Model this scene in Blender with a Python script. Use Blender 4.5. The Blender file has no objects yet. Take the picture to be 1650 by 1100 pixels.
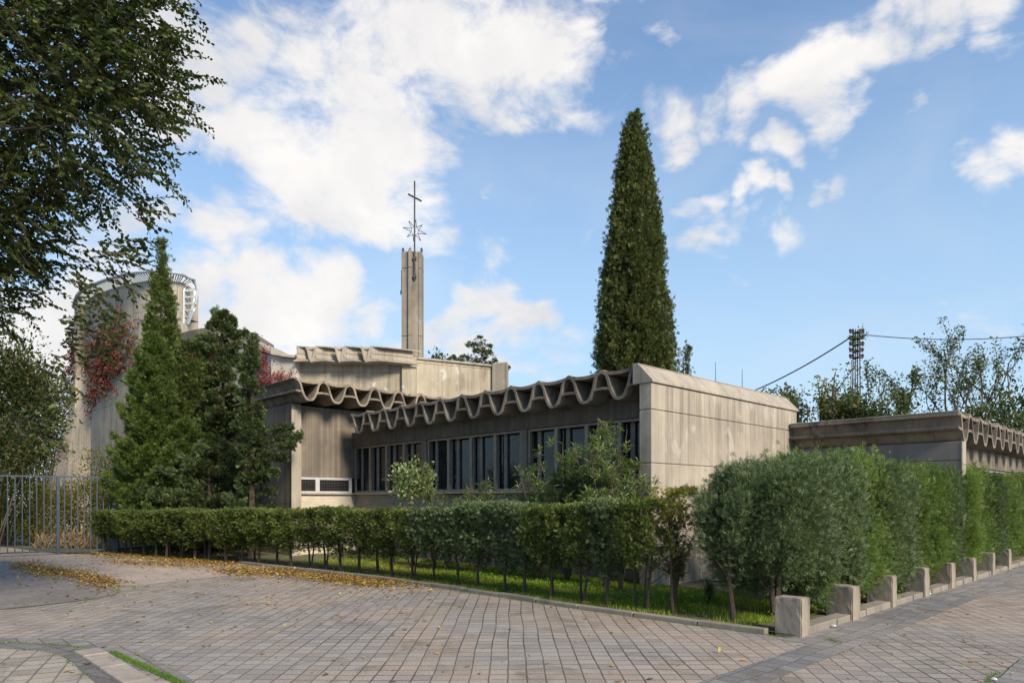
import bpy, math, random
import numpy as np
from mathutils import Vector, Matrix

sc = bpy.context.scene
COL = sc.collection
R = math.radians

# ------------------------------------------------------------------ camera
cam_d = bpy.data.cameras.new('camera')
cam = bpy.data.objects.new('camera', cam_d); COL.objects.link(cam)
cam.location = (0, 0, 1.6); cam.rotation_euler = (R(90), 0, 0)
cam_d.lens = 24.0; cam_d.sensor_width = 36.0
cam_d.shift_y = 253.0/1650.0
cam_d.clip_start = 0.1; cam_d.clip_end = 3000
sc.camera = cam

# ------------------------------------------------------------------ world, sun, exposure
SUN_EL, SUN_AZ = 34.0, 142.0
world = bpy.data.worlds.new('World'); sc.world = world; world.use_nodes = True
def build_world():
    nt = world.node_tree; N = nt.nodes; L = nt.links
    for n in list(N): N.remove(n)
    out = N.new('ShaderNodeOutputWorld'); bg = N.new('ShaderNodeBackground')
    L.new(bg.outputs[0], out.inputs[0]); bg.inputs[1].default_value = 0.15
    sky = N.new('ShaderNodeTexSky'); sky.sky_type = 'NISHITA'; sky.sun_disc = False
    sky.sun_elevation = R(SUN_EL); sky.sun_rotation = R(SUN_AZ)
    sky.altitude = 600; sky.air_density = 1.0; sky.dust_density = 0.6; sky.ozone_density = 1.4
    tc = N.new('ShaderNodeTexCoord')
    def mth(op, a, b=None, c=None, clamp=False):
        n = N.new('ShaderNodeMath'); n.operation = op; n.use_clamp = clamp
        for i, x in enumerate((a, b, c)):
            if x is None: continue
            if isinstance(x, (int, float)): n.inputs[i].default_value = x
            else: L.new(x, n.inputs[i])
        return n.outputs[0]
    nrm = N.new('ShaderNodeVectorMath'); nrm.operation = 'NORMALIZE'; L.new(tc.outputs['Generated'], nrm.inputs[0])
    D = nrm.outputs[0]
    # domain warp so cloud edges are ragged
    wn = N.new('ShaderNodeTexNoise'); wn.inputs['Scale'].default_value = 7; wn.inputs['Detail'].default_value = 4
    L.new(D, wn.inputs['Vector'])
    ws = N.new('ShaderNodeVectorMath'); ws.operation = 'SUBTRACT'; L.new(wn.outputs['Color'], ws.inputs[0]); ws.inputs[1].default_value = (.5, .5, .5)
    wm = N.new('ShaderNodeVectorMath'); wm.operation = 'SCALE'; L.new(ws.outputs[0], wm.inputs[0]); wm.inputs['Scale'].default_value = 0.16
    wa = N.new('ShaderNodeVectorMath'); wa.operation = 'ADD'; L.new(D, wa.inputs[0]); L.new(wm.outputs[0], wa.inputs[1])
    DW = wa.outputs[0]
    blobs = [ # direction given as tan(azimuth)*1100+825, elevation offset like a map of the sky; radius
        (590,190,165,1),(470,260,120,1),(650,110,150,1),(780,90,120,1),(890,100,85,.95),(940,60,60,.8),(360,80,75,.9),(300,60,80,.9),(430,330,75,.95),
        (690,240,75,.9),(560,320,80,.9),(330,200,60,.6),(840,170,55,.7),(380,350,70,.9),(260,150,70,.9),(200,260,120,.7),(480,90,50,.55),
        (430,470,75,1),(510,500,80,1),(330,445,60,1),(585,520,52,.9),(370,530,110,1),(640,560,40,.8),(450,560,90,1),(180,480,110,.9),(80,600,140,.9),
        (800,500,52,1),(745,525,50,.95),(848,497,42,1),(705,520,34,.85),(790,540,70,.8),
        (1105,195,48,.85),(1160,170,50,.9),(1210,150,50,.95),(1280,120,62,1),(1330,85,55,.95),(1370,60,60,.9),(1440,35,60,.8),(1520,20,80,.8),(1600,10,60,.8),(1310,150,55,.95),(1365,150,34,.8),
        (1220,60,26,.55),(1620,80,36,.6),(813,325,22,.8),(1095,372,30,.9),(1125,376,30,.95),(1160,372,30,.9),(1195,368,26,.75),(1095,332,26,.85),(1125,332,26,.9),(1160,330,26,.85),(1200,322,26,.85),(1240,312,24,.7),(1345,288,30,.85),(1310,296,26,.8),(1255,248,26,.75),
        (1600,262,40,.8),(1640,245,40,.8),(1320,215,16,.6),(1500,200,20,.5),(1565,270,20,.55),(1040,25,40,.6),(900,590,60,.5),(1240,370,40,.5)]
    acc = None
    for (px, py, r, w) in blobs:
        v = Vector((px-825, 1100, 803-py)); ln = v.length; c = v/ln
        dn = N.new('ShaderNodeVectorMath'); dn.operation = 'DISTANCE'; L.new(DW, dn.inputs[0]); dn.inputs[1].default_value = c
        mr = N.new('ShaderNodeMapRange'); mr.interpolation_type = 'SMOOTHERSTEP'
        L.new(dn.outputs['Value'], mr.inputs[0]); mr.inputs[1].default_value = 0; mr.inputs[2].default_value = 2.1*r/ln
        mr.inputs[3].default_value = w; mr.inputs[4].default_value = 0
        acc = mr.outputs[0] if acc is None else mth('MAXIMUM', acc, mr.outputs[0])
    mp = N.new('ShaderNodeMapping'); mp.inputs['Scale'].default_value = (1, 1, 1.7); mp.inputs['Rotation'].default_value = (0, R(28), 0); L.new(D, mp.inputs[0])
    f1 = N.new('ShaderNodeTexNoise'); f1.inputs['Scale'].default_value = 8.5; f1.inputs['Detail'].default_value = 10; f1.inputs['Roughness'].default_value = .62
    f1.inputs['Distortion'].default_value = .35
    L.new(mp.outputs[0], f1.inputs['Vector'])
    fld = mth('ADD', acc, mth('MULTIPLY', mth('SUBTRACT', f1.outputs['Fac'], .5), 2.6))
    ms = N.new('ShaderNodeMapRange'); ms.interpolation_type = 'SMOOTHSTEP'; L.new(fld, ms.inputs[0])
    ms.inputs[1].default_value = .26; ms.inputs[2].default_value = .98; ms.inputs[3].default_value = 0; ms.inputs[4].default_value = .96
    # thin high veil
    f2 = N.new('ShaderNodeTexNoise'); f2.inputs['Scale'].default_value = 3.2; f2.inputs['Detail'].default_value = 8; f2.inputs['Distortion'].default_value = .6
    L.new(mp.outputs[0], f2.inputs['Vector'])
    veil = N.new('ShaderNodeMapRange'); L.new(f2.outputs['Fac'], veil.inputs[0]); veil.inputs[1].default_value = .5; veil.inputs[2].default_value = .8; veil.inputs[4].default_value = .22
    cov = mth('MAXIMUM', ms.outputs[0], veil.outputs[0])
    # cloud tone: grey and warm white mixed by noise
    f3 = N.new('ShaderNodeTexNoise'); f3.inputs['Scale'].default_value = 6; f3.inputs['Detail'].default_value = 7; f3.inputs['Roughness'].default_value = .55
    L.new(DW, f3.inputs['Vector'])
    rp = N.new('ShaderNodeValToRGB'); L.new(f3.outputs['Fac'], rp.inputs[0])
    rp.color_ramp.elements[0].position = .3; rp.color_ramp.elements[0].color = (2.7, 2.7, 2.78, 1)
    rp.color_ramp.elements[1].position = .68; rp.color_ramp.elements[1].color = (3.8, 3.66, 3.52, 1)
    # sky graded towards a paler blue near the horizon (dust), as the photograph's air
    sx = N.new('ShaderNodeSeparateXYZ'); L.new(D, sx.inputs[0])
    hz = N.new('ShaderNodeMapRange'); hz.interpolation_type = 'SMOOTHSTEP'; L.new(sx.outputs[2], hz.inputs[0])
    hz.inputs[1].default_value = -.02; hz.inputs[2].default_value = .80; hz.inputs[3].default_value = .84; hz.inputs[4].default_value = .0
    sg = N.new('ShaderNodeVectorMath'); sg.operation = 'MULTIPLY'; L.new(sky.outputs[0], sg.inputs[0]); sg.inputs[1].default_value = SKYTINT
    mh = N.new('ShaderNodeMixRGB'); L.new(hz.outputs[0], mh.inputs[0]); L.new(sg.outputs[0], mh.inputs[1]); mh.inputs[2].default_value = (2.05, 2.8, 3.4, 1)
    mx = N.new('ShaderNodeMixRGB'); L.new(cov, mx.inputs[0]); L.new(mh.outputs[0], mx.inputs[1]); L.new(rp.outputs[0], mx.inputs[2])
    L.new(mx.outputs[0], bg.inputs[0])
SKYTINT = (.50, .64, .77)
build_world()
S = Vector((math.sin(R(SUN_AZ))*math.cos(R(SUN_EL)), math.cos(R(SUN_AZ))*math.cos(R(SUN_EL)), math.sin(R(SUN_EL))))
sun_d = bpy.data.lights.new('sun', 'SUN'); sun = bpy.data.objects.new('sun', sun_d); COL.objects.link(sun)
sun_d.energy = 3.2; sun_d.angle = R(16); sun_d.color = (1.0, .87, .70)
sun.rotation_euler = S.to_track_quat('Z', 'Y').to_euler(); sun.location = S*60
sc.view_settings.view_transform = 'Standard'; sc.view_settings.look = 'None'
sc.view_settings.exposure = 0.88; sc.view_settings.gamma = 1

# ------------------------------------------------------------------ helpers
ANG = math.atan2(.6912, .7226)               # heading of the parish building's long axis
UX, UY = math.cos(ANG), math.sin(ANG)
def W(u, v, z=0.0): return Vector((u*UX - v*UY, u*UY + v*UX, z))
def at(px, Y, z=0.0): return Vector(((px-825)/1100*Y, Y, z))
def hz(py, Y): return 1.6 + (803-py)*Y/1100
def gnd(px, py, z=0.0):
    Y = 1760.0/(py-803); return Vector(((px-825)/1100*Y, Y, z))

def mk(name, V, F, m=None, parent=None, smooth=False):
    me = bpy.data.meshes.new(name)
    me.from_pydata([tuple(v) for v in V], [], F); me.update()
    if smooth: me.polygons.foreach_set('use_smooth', [True]*len(me.polygons))
    if m: me.materials.append(m)
    o = bpy.data.objects.new(name, me); COL.objects.link(o)
    if parent: o.parent = parent
    return o
def mk_np(name, V, F, m=None, parent=None):
    V = np.asarray(V, dtype=np.float32).reshape(-1, 3); F = np.asarray(F, dtype=np.int32)
    me = bpy.data.meshes.new(name); k = F.shape[1]; n = F.shape[0]
    me.vertices.add(len(V)); me.vertices.foreach_set('co', V.ravel())
    me.loops.add(n*k); me.loops.foreach_set('vertex_index', F.ravel())
    me.polygons.add(n); me.polygons.foreach_set('loop_start', np.arange(0, n*k, k, dtype=np.int32))
    me.polygons.foreach_set('loop_total', np.full(n, k, dtype=np.int32))
    me.update(calc_edges=True)
    if m: me.materials.append(m)
    o = bpy.data.objects.new(name, me); COL.objects.link(o)
    if parent: o.parent = parent
    return o
class MB:
    def __init__(s): s.V = []; s.F = []
    def add(s, V, F):
        b = len(s.V); s.V += [tuple(v) for v in V]; s.F += [tuple(i+b for i in f) for f in F]
    def box(s, x0, x1, y0, y1, z0, z1, bev=0):
        if x1 < x0: x0, x1 = x1, x0
        if y1 < y0: y0, y1 = y1, y0
        s.add([(x0,y0,z0),(x1,y0,z0),(x1,y1,z0),(x0,y1,z0),(x0,y0,z1),(x1,y0,z1),(x1,y1,z1),(x0,y1,z1)],
              [(0,3,2,1),(4,5,6,7),(0,1,5,4),(1,2,6,5),(2,3,7,6),(3,0,4,7)])
    def tube(s, pts, rad, n=6):
        pts = [Vector(p) for p in pts]; b = len(s.V)
        for i, p in enumerate(pts):
            d = (pts[min(i+1, len(pts)-1)] - pts[max(i-1, 0)])
            if d.length < 1e-6: d = Vector((0,0,1))
            d.normalize()
            a = d.cross(Vector((0,0,1))) if abs(d.z) < .95 else d.cross(Vector((1,0,0)))
            a.normalize(); c = d.cross(a)
            r = rad[i] if isinstance(rad, (list, tuple)) else rad
            for k in range(n):
                t = 2*math.pi*k/n; s.V.append(tuple(p + a*(r*math.cos(t)) + c*(r*math.sin(t))))
        for i in range(len(pts)-1):
            for k in range(n):
                s.F.append((b+i*n+k, b+i*n+(k+1)%n, b+(i+1)*n+(k+1)%n, b+(i+1)*n+k))
        s.F.append(tuple(b+k for k in range(n))[::-1]); s.F.append(tuple(b+(len(pts)-1)*n+k for k in range(n)))
    def prism(s, poly, a, b):
        """poly: list of 3-vectors, swept from offset a to offset b"""
        n = len(poly); a = Vector(a); b = Vector(b)
        V = [Vector(p)+a for p in poly] + [Vector(p)+b for p in poly]
        s.add(V, [tuple(range(n))[::-1], tuple(range(n, 2*n))] + [(i, (i+1)%n, n+(i+1)%n, n+i) for i in range(n)])
    def build(s, name, m, parent=None, smooth=False, bevel=0):
        o = mk(name, s.V, s.F, m, parent, smooth)
        if bevel:
            b = o.modifiers.new('bevel', 'BEVEL'); b.width = bevel; b.segments = 2; b.limit_method = 'ANGLE'; b.angle_limit = R(50)
        return o
def tag(o, label=None, cat=None, group=None, kind=None):
    if label: o['label'] = label
    if cat: o['category'] = cat
    if group: o['group'] = group
    if kind: o['kind'] = kind
    return o
def empty(name, loc=(0,0,0), rz=0.0):
    o = bpy.data.objects.new(name, None); COL.objects.link(o); o.location = loc; o.rotation_euler = (0,0,rz)
    o.empty_display_size = .2
    return o
def copy_tree(o, parent=None):
    c = o.copy(); COL.objects.link(c)
    if parent: c.parent = parent
    for ch in [x for x in bpy.data.objects if x.parent == o]: copy_tree(ch, c)
    return c

# ------------------------------------------------------------------ materials
def mat(name):
    m = bpy.data.materials.new(name); m.use_nodes = True
    nt = m.node_tree
    return m, nt.nodes, nt.links, nt.nodes['Principled BSDF']
class NB:
    """tiny node-building helper"""
    def __init__(s, N, L): s.N = N; s.L = L
    def m(s, op, a, b=None, clamp=False):
        n = s.N.new('ShaderNodeMath'); n.operation = op; n.use_clamp = clamp
        for i, x in enumerate((a, b)):
            if x is None: continue
            if isinstance(x, (int, float)): n.inputs[i].default_value = x
            else: s.L.new(x, n.inputs[i])
        return n.outputs[0]
    def noise(s, vec, scale, detail=4, rough=.55, dist=0, mapscale=None):
        if mapscale:
            mp = s.N.new('ShaderNodeMapping'); mp.inputs['Scale'].default_value = mapscale; s.L.new(vec, mp.inputs[0]); vec = mp.outputs[0]
        n = s.N.new('ShaderNodeTexNoise'); n.inputs['Scale'].default_value = scale; n.inputs['Detail'].default_value = detail
        n.inputs['Roughness'].default_value = rough; n.inputs['Distortion'].default_value = dist
        s.L.new(vec, n.inputs['Vector']); return n
    def rng(s, x, a, b, c=0., d=1., smooth=True):
        n = s.N.new('ShaderNodeMapRange'); n.interpolation_type = 'SMOOTHSTEP' if smooth else 'LINEAR'
        s.L.new(x, n.inputs[0]); n.inputs[1].default_value = a; n.inputs[2].default_value = b; n.inputs[3].default_value = c; n.inputs[4].default_value = d
        return n.outputs[0]
    def mix(s, f, a, b, mode='MIX'):
        n = s.N.new('ShaderNodeMixRGB'); n.blend_type = mode
        for i, x in enumerate((f, a, b)):
            if isinstance(x, (int, float)): n.inputs[i].default_value = x
            elif isinstance(x, tuple): n.inputs[i].default_value = (x+(1,))[:4]
            else: s.L.new(x, n.inputs[i])
        return n.outputs[0]
    def bump(s, h, strength, dist=.02):
        n = s.N.new('ShaderNodeBump'); n.inputs['Strength'].default_value = strength; n.inputs['Distance'].default_value = dist
        s.L.new(h, n.inputs['Height']); return n.outputs[0]

def concrete(name, c1, c2, stain=.5, boards=.35, pale=.2, rough=.9, bw=.11, streak=1.0, dirt=(.11,.095,.075)):
    m, N, L, P = mat(name); q = NB(N, L)
    tc = N.new('ShaderNodeTexCoord'); V = tc.outputs['Object']
    big = q.noise(V, .9, 6, .6, .4); col = q.mix(q.rng(big.outputs['Fac'], .3, .7), c1, c2)
    # poured boards: each board a slightly different tone, dark hairline between
    sp = N.new('ShaderNodeSeparateXYZ'); L.new(V, sp.inputs[0])
    wob = q.noise(V, 1.2, 2)
    a = q.m('ADD', q.m('ADD', sp.outputs[0], sp.outputs[1]), q.m('MULTIPLY', wob.outputs['Fac'], .015))
    t = q.m('DIVIDE', a, bw); fr = q.m('FRACT', t); fl = q.m('FLOOR', t)
    wn = N.new('ShaderNodeTexWhiteNoise'); wn.noise_dimensions = '1D'; L.new(fl, wn.inputs['W'])
    tone = q.rng(wn.outputs['Value'], 0, 1, 1-.28*boards, 1+.12*boards, False)
    line = q.rng(q.m('ABSOLUTE', q.m('SUBTRACT', fr, .5)), .44, .5, 1, 1-.5*boards)
    col = q.mix(1, col, q.m('MULTIPLY', tone, line), 'MULTIPLY')
    st = q.noise(V, 1, 6, .65, .3, (7, 7, .35))
    sm = q.noise(V, .8, 4, .6)
    f = q.m('MULTIPLY', q.rng(st.outputs['Fac'], .43, .66), q.rng(sm.outputs['Fac'], .36, .60))
    col = q.mix(q.m('MULTIPLY', f, stain*streak), col, dirt)
    sp2 = q.noise(V, 2.3, 8, .7, .5)
    col = q.mix(q.m('MULTIPLY', q.rng(sp2.outputs['Fac'], .55, .8), stain*.7), col, tuple(x*1.2 for x in dirt))
    pl = q.noise(V, 1.7, 5, .6, 1.2, (1, 1, .6))
    col = q.mix(q.m('MULTIPLY', q.rng(pl.outputs['Fac'], .58, .7), pale), col, (.62,.6,.56))
    fine = q.noise(V, 60, 4, .7)
    col = q.mix(.35, col, q.mix(1, col, q.rng(fine.outputs['Fac'], .3, .7, .6, 1.3), 'MULTIPLY'))
    L.new(col, P.inputs['Base Color']); P.inputs['Roughness'].default_value = rough
    h = q.m('ADD', q.m('MULTIPLY', line, .6), q.m('ADD', q.m('MULTIPLY', st.outputs['Fac'], .35), q.m('MULTIPLY', fine.outputs['Fac'], .25)))
    L.new(q.bump(h, .45, .015), P.inputs['Normal'])
    return m
def plain(name, c, rough=.6, metal=0, var=.25, scale=12, bump=.1):
    m, N, L, P = mat(name); q = NB(N, L)
    tc = N.new('ShaderNodeTexCoord'); V = tc.outputs['Object']
    n = q.noise(V, scale, 5, .65)
    col = q.mix(q.rng(n.outputs['Fac'], .3, .7), tuple(x*(1-var) for x in c), tuple(min(1, x*(1+var)) for x in c))
    L.new(col, P.inputs['Base Color']); P.inputs['Roughness'].default_value = rough; P.inputs['Metallic'].default_value = metal
    L.new(q.bump(n.outputs['Fac'], bump, .01), P.inputs['Normal'])
    return m
def leaf(name, dark, mid, light, transl=.35, accent=None, acc_amt=.0, rough=.6):
    m, N, L, P = mat(name); q = NB(N, L)
    g = N.new('ShaderNodeNewGeometry'); oi = N.new('ShaderNodeObjectInfo')
    r = g.outputs['Random Per Island']
    tc = N.new('ShaderNodeTexCoord')
    n = q.noise(tc.outputs['Object'], 2.2, 3, .6)
    f = q.m('ADD', q.m('MULTIPLY', r, .55), q.m('ADD', q.m('MULTIPLY', n.outputs['Fac'], .6), q.m('MULTIPLY', oi.outputs['Random'], .12)))
    rp = N.new('ShaderNodeValToRGB'); L.new(f, rp.inputs[0]); e = rp.color_ramp.elements
    e[0].position = .25; e[0].color = dark+(1,); e[1].position = .95; e[1].color = light+(1,)
    x = rp.color_ramp.elements.new(.6); x.color = mid+(1,)
    col = rp.outputs[0]
    if accent:
        wn = N.new('ShaderNodeTexWhiteNoise'); wn.noise_dimensions = '1D'; L.new(r, wn.inputs['W'])
        col = q.mix(q.m('LESS_THAN', wn.outputs['Value'], acc_amt), col, accent)
    L.new(col, P.inputs['Base Color']); P.inputs['Roughness'].default_value = rough
    P.inputs['Specular IOR Level'].default_value = .3
    tr = N.new('ShaderNodeBsdfTranslucent'); L.new(q.mix(1, col, (1.3, 1.5, .6), 'MULTIPLY'), tr.inputs[0])
    mx = N.new('ShaderNodeMixShader'); mx.inputs[0].default_value = transl
    L.new(P.outputs[0], mx.inputs[1]); L.new(tr.outputs[0], mx.inputs[2])
    L.new(mx.outputs[0], N['Material Output'].inputs[0])
    return m
def paving(name, ca, cb, size=.17, rot=0.0, wide=.05, thin=.03, mortar=(.055,.05,.04), tone=.3, loc=(0,0)):
    """stone setts laid in a stack bond; the joints of one direction wider than the other"""
    m, N, L, P = mat(name); q = NB(N, L)
    g = N.new('ShaderNodeNewGeometry')
    mp = N.new('ShaderNodeMapping'); mp.inputs['Rotation'].default_value = (0,0,rot); mp.inputs['Location'].default_value = (loc[0], loc[1], 0); L.new(g.outputs['Position'], mp.inputs[0])
    wv = q.noise(mp.outputs[0], .5, 1, .5); wv2 = q.noise(mp.outputs[0], 4.5, 2, .5)
    sp = N.new('ShaderNodeSeparateXYZ'); L.new(mp.outputs[0], sp.inputs[0])
    sw = N.new('ShaderNodeSeparateColor'); L.new(wv.outputs['Color'], sw.inputs[0])
    sw2 = N.new('ShaderNodeSeparateColor'); L.new(wv2.outputs['Color'], sw2.inputs[0])
    X = q.m('ADD', q.m('ADD', sp.outputs[0], q.m('MULTIPLY', sw.outputs[0], .07)), q.m('MULTIPLY', sw2.outputs[0], .012))
    tx = q.m('DIVIDE', X, size); fx = q.m('FRACT', tx); ix = q.m('FLOOR', tx)
    # each column of setts is slid a little against the next
    wc = N.new('ShaderNodeTexWhiteNoise'); wc.noise_dimensions = '1D'; L.new(ix, wc.inputs['W'])
    Y = q.m('ADD', q.m('ADD', sp.outputs[1], q.m('MULTIPLY', sw.outputs[1], .2)), q.m('MULTIPLY', wc.outputs['Value'], size*.16))
    Y = q.m('ADD', Y, q.m('MULTIPLY', sw2.outputs[1], .010))
    ty = q.m('DIVIDE', Y, size); fy = q.m('FRACT', ty); iy = q.m('FLOOR', ty)
    jx = q.m('ABSOLUTE', q.m('SUBTRACT', fx, .5)); jy = q.m('ABSOLUTE', q.m('SUBTRACT', fy, .5))
    wmod = q.noise(mp.outputs[0], 2.5, 3, .6)
    kx = q.rng(q.m('ADD', jx, q.m('MULTIPLY', q.m('SUBTRACT', wmod.outputs['Fac'], .5), .05)), .5-wide*1.35, .5-wide*.35)
    ky = q.rng(q.m('ADD', jy, q.m('MULTIPLY', q.m('SUBTRACT', wmod.outputs['Fac'], .5), .05)), .5-thin*1.4, .5-thin*.2, 0, 1)
    joint = q.m('MAXIMUM', kx, ky)
    cv = N.new('ShaderNodeCombineXYZ'); L.new(ix, cv.inputs[0]); L.new(iy, cv.inputs[1])
    wt = N.new('ShaderNodeTexWhiteNoise'); wt.noise_dimensions = '2D'; L.new(cv.outputs[0], wt.inputs['Vector'])
    big = q.noise(g.outputs['Position'], .38, 4, .6, .6)
    col = q.mix(q.rng(big.outputs['Fac'], .40, .60), ca, cb)
    col = q.mix(q.m('MULTIPLY', q.m('GREATER_THAN', wt.outputs['Value'], .8), .4), col, cb)
    v = q.rng(wt.outputs['Value'], 0, 1, 1-tone*.55, 1+tone*.45, False)
    col = q.mix(1, col, v, 'MULTIPLY')
    sn = q.noise(g.outputs['Position'], 1.3, 8, .68, .8)
    col = q.mix(q.m('MULTIPLY', q.rng(sn.outputs['Fac'], .50, .70), .62), col, (.115,.088,.062))
    fn = q.noise(g.outputs['Position'], 45, 5, .7)
    col = q.mix(1, col, q.rng(fn.outputs['Fac'], .25, .75, .72, 1.25), 'MULTIPLY')
    mo = q.noise(g.outputs['Position'], .7, 4, .6)
    mcol = q.mix(q.rng(mo.outputs['Fac'], .5, .62), mortar, (.05,.065,.02))
    fade = q.noise(g.outputs['Position'], .55, 5, .6)      # joints filled with dust in places
    jf = q.m('MULTIPLY', joint, q.rng(fade.outputs['Fac'], .36, .58, .95, .5))
    col = q.mix(jf, col, mcol)
    L.new(col, P.inputs['Base Color']); P.inputs['Roughness'].default_value = .85
    h = q.m('ADD', q.m('MULTIPLY', q.m('SUBTRACT', 1.0, joint), 1.0), q.m('ADD', q.m('MULTIPLY', fn.outputs['Fac'], .18), q.m('MULTIPLY', wt.outputs['Value'], .25)))
    L.new(q.bump(h, .6, .012), P.inputs['Normal'])
    return m
def ground_mat(name, c1, c2, scale=2.0, speck=.3, rough=.95, spcol=(.3,.26,.2)):
    m, N, L, P = mat(name); q = NB(N, L)
    g = N.new('ShaderNodeNewGeometry'); V = g.outputs['Position']
    a = q.noise(V, scale, 7, .65, .5); col = q.mix(q.rng(a.outputs['Fac'], .32, .68), c1, c2)
    b = q.noise(V, 90, 4, .8); col = q.mix(q.m('MULTIPLY', q.rng(b.outputs['Fac'], .5, .75), speck), col, spcol)
    c = q.noise(V, 9, 6, .7); col = q.mix(1, col, q.rng(c.outputs['Fac'], .3, .7, .78, 1.15), 'MULTIPLY')
    L.new(col, P.inputs['Base Color']); P.inputs['Roughness'].default_value = rough
    L.new(q.bump(q.m('ADD', b.outputs['Fac'], c.outputs['Fac']), .4, .02), P.inputs['Normal'])
    return m

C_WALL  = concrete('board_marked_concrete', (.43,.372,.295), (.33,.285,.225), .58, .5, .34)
C_SHADE = concrete('shaded_weathered_concrete', (.225,.188,.145), (.15,.125,.098), .7, .95, .08, bw=.09)  # base colour darkened for walls in shade; stains and boards are surface marks
C_LINTEL = concrete('dark_lintel_concrete', (.135,.108,.080), (.09,.074,.057), .6, .9, .03, bw=.09)  # darker again: shade beneath the roof edge put into the colour
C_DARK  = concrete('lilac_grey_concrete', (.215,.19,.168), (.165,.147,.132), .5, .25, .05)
C_ROOF  = concrete('stained_roof_concrete', (.30,.25,.188), (.155,.127,.096), .95, .0, .22, dirt=(.07,.06,.048))
C_CAP   = concrete('smooth_capping_concrete', (.40,.35,.28), (.31,.27,.215), .5, .1, .15)
C_CHURCH= concrete('ochre_church_concrete', (.45,.395,.295), (.33,.285,.215), .62, .4, .65)
C_PALE  = concrete('pale_church_concrete', (.56,.52,.45), (.42,.39,.33), .45, .2, .4)
C_APSE  = concrete('apse_concrete', (.43,.38,.305), (.31,.275,.225), .6, .5, .2, bw=.16)
C_BLOCK = concrete('rough_cast_block', (.33,.28,.215), (.20,.17,.135), .95, .0, .25, dirt=(.06,.05,.04))
C_KERB  = concrete('kerb_concrete', (.27,.235,.19), (.19,.17,.14), .6, .0, .05)
M_PLASTER = plain('beige_plaster', (.50,.44,.34), .9, 0, .1, 5)
M_PLASTER2 = plain('dirty_plaster', (.24,.21,.175), .9, 0, .15, 3)
M_FRAME = plain('aged_metal_frame', (.235,.20,.16), .6, .2, .22, 14)
M_FRAMEIN = plain('inner_sash', (.17,.155,.14), .7, 0, .2, 10)
M_WHITEFR = plain('grey_white_frame', (.46,.46,.47), .5, 0, .08, 10)
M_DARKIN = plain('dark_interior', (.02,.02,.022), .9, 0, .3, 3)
M_FENCE = plain('blue_grey_paint', (.045,.062,.082), .5, .1, .2, 9)
M_STEEL = plain('silver_rim', (.42,.46,.50), .4, .4, .1, 5)
M_LOUVER = plain('white_louver', (.33,.37,.38), .4, 0, .08, 5)
M_IRON = plain('dark_iron', (.06,.058,.06), .7, .2, .3, 12)
M_STARM = plain('blue_grey_wire', (.07,.10,.15), .6, .2, .2, 12)
M_WIRE = plain('cable_black', (.025,.03,.035), .7)
M_RUST = plain('rusty_pole', (.085,.06,.05), .85, .1, .35, 8)
M_BARK = plain('dark_bark', (.06,.045,.033), .95, 0, .35, 25, .6)
M_BARK2 = plain('brown_bark', (.10,.075,.058), .95, 0, .35, 20, .6)
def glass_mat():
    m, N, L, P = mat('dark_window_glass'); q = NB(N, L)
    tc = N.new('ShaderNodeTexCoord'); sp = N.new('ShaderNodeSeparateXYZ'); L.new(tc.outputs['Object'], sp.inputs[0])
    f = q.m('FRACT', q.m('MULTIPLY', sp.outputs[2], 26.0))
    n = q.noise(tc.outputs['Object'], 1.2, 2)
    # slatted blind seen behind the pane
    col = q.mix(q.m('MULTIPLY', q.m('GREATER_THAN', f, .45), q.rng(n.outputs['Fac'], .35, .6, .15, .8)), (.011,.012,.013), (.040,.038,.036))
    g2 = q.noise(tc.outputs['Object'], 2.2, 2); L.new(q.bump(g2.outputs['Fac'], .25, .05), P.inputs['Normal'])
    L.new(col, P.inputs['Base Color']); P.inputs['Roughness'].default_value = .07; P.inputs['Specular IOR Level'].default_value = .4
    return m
M_GLASS = glass_mat()

L_HEDGE  = leaf('clipped_cypress_green', (.018,.030,.008), (.075,.108,.026), (.24,.285,.075), .28, (.10,.075,.025), .03)
L_HEDGEB = leaf('blue_cypress_green', (.020,.034,.015), (.082,.118,.052), (.24,.30,.15), .28)
L_HEDGEF = leaf('feathery_green', (.030,.054,.014), (.11,.165,.042), (.29,.37,.11), .35)
L_HEDGEY = leaf('yellow_green_twig', (.06,.08,.02), (.12,.15,.035), (.22,.24,.06), .35, (.14,.07,.03), .25)
L_CYP    = leaf('italian_cypress', (.024,.034,.011), (.066,.084,.025), (.165,.18,.055), .22)
L_CYP2   = leaf('green_cypress', (.028,.046,.012), (.075,.105,.026), (.17,.21,.055), .28)
L_LEY    = leaf('fresh_conifer', (.018,.036,.008), (.072,.115,.024), (.22,.28,.07), .28)
L_CONE   = leaf('dark_conifer', (.014,.025,.009), (.052,.076,.026), (.15,.19,.07), .22)
L_ELM    = leaf('elm_leaf', (.016,.026,.008), (.042,.062,.016), (.11,.135,.03), .38, (.17,.14,.025), .022, .45)
L_BG     = leaf('far_leaf', (.030,.048,.018), (.065,.092,.032), (.14,.165,.06), .4, (.17,.13,.04), .08)
L_OLV    = leaf('dark_olive_leaf', (.012,.020,.007), (.036,.052,.015), (.10,.115,.03), .3, (.13,.08,.03), .06)
L_BGY    = leaf('autumn_leaf', (.06,.07,.016), (.13,.14,.03), (.24,.22,.05), .45, (.22,.12,.03), .1)
L_OLE    = leaf('oleander_leaf', (.055,.085,.032), (.15,.20,.085), (.34,.39,.19), .35, (.3,.28,.09), .06, .4)
L_IVY    = leaf('red_creeper', (.07,.022,.016), (.16,.038,.03), (.30,.055,.05), .3, (.13,.10,.03), .15)
L_DRY    = leaf('dry_leaf', (.13,.06,.022), (.27,.15,.05), (.46,.30,.09), .2, (.48,.42,.10), .15)
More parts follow.
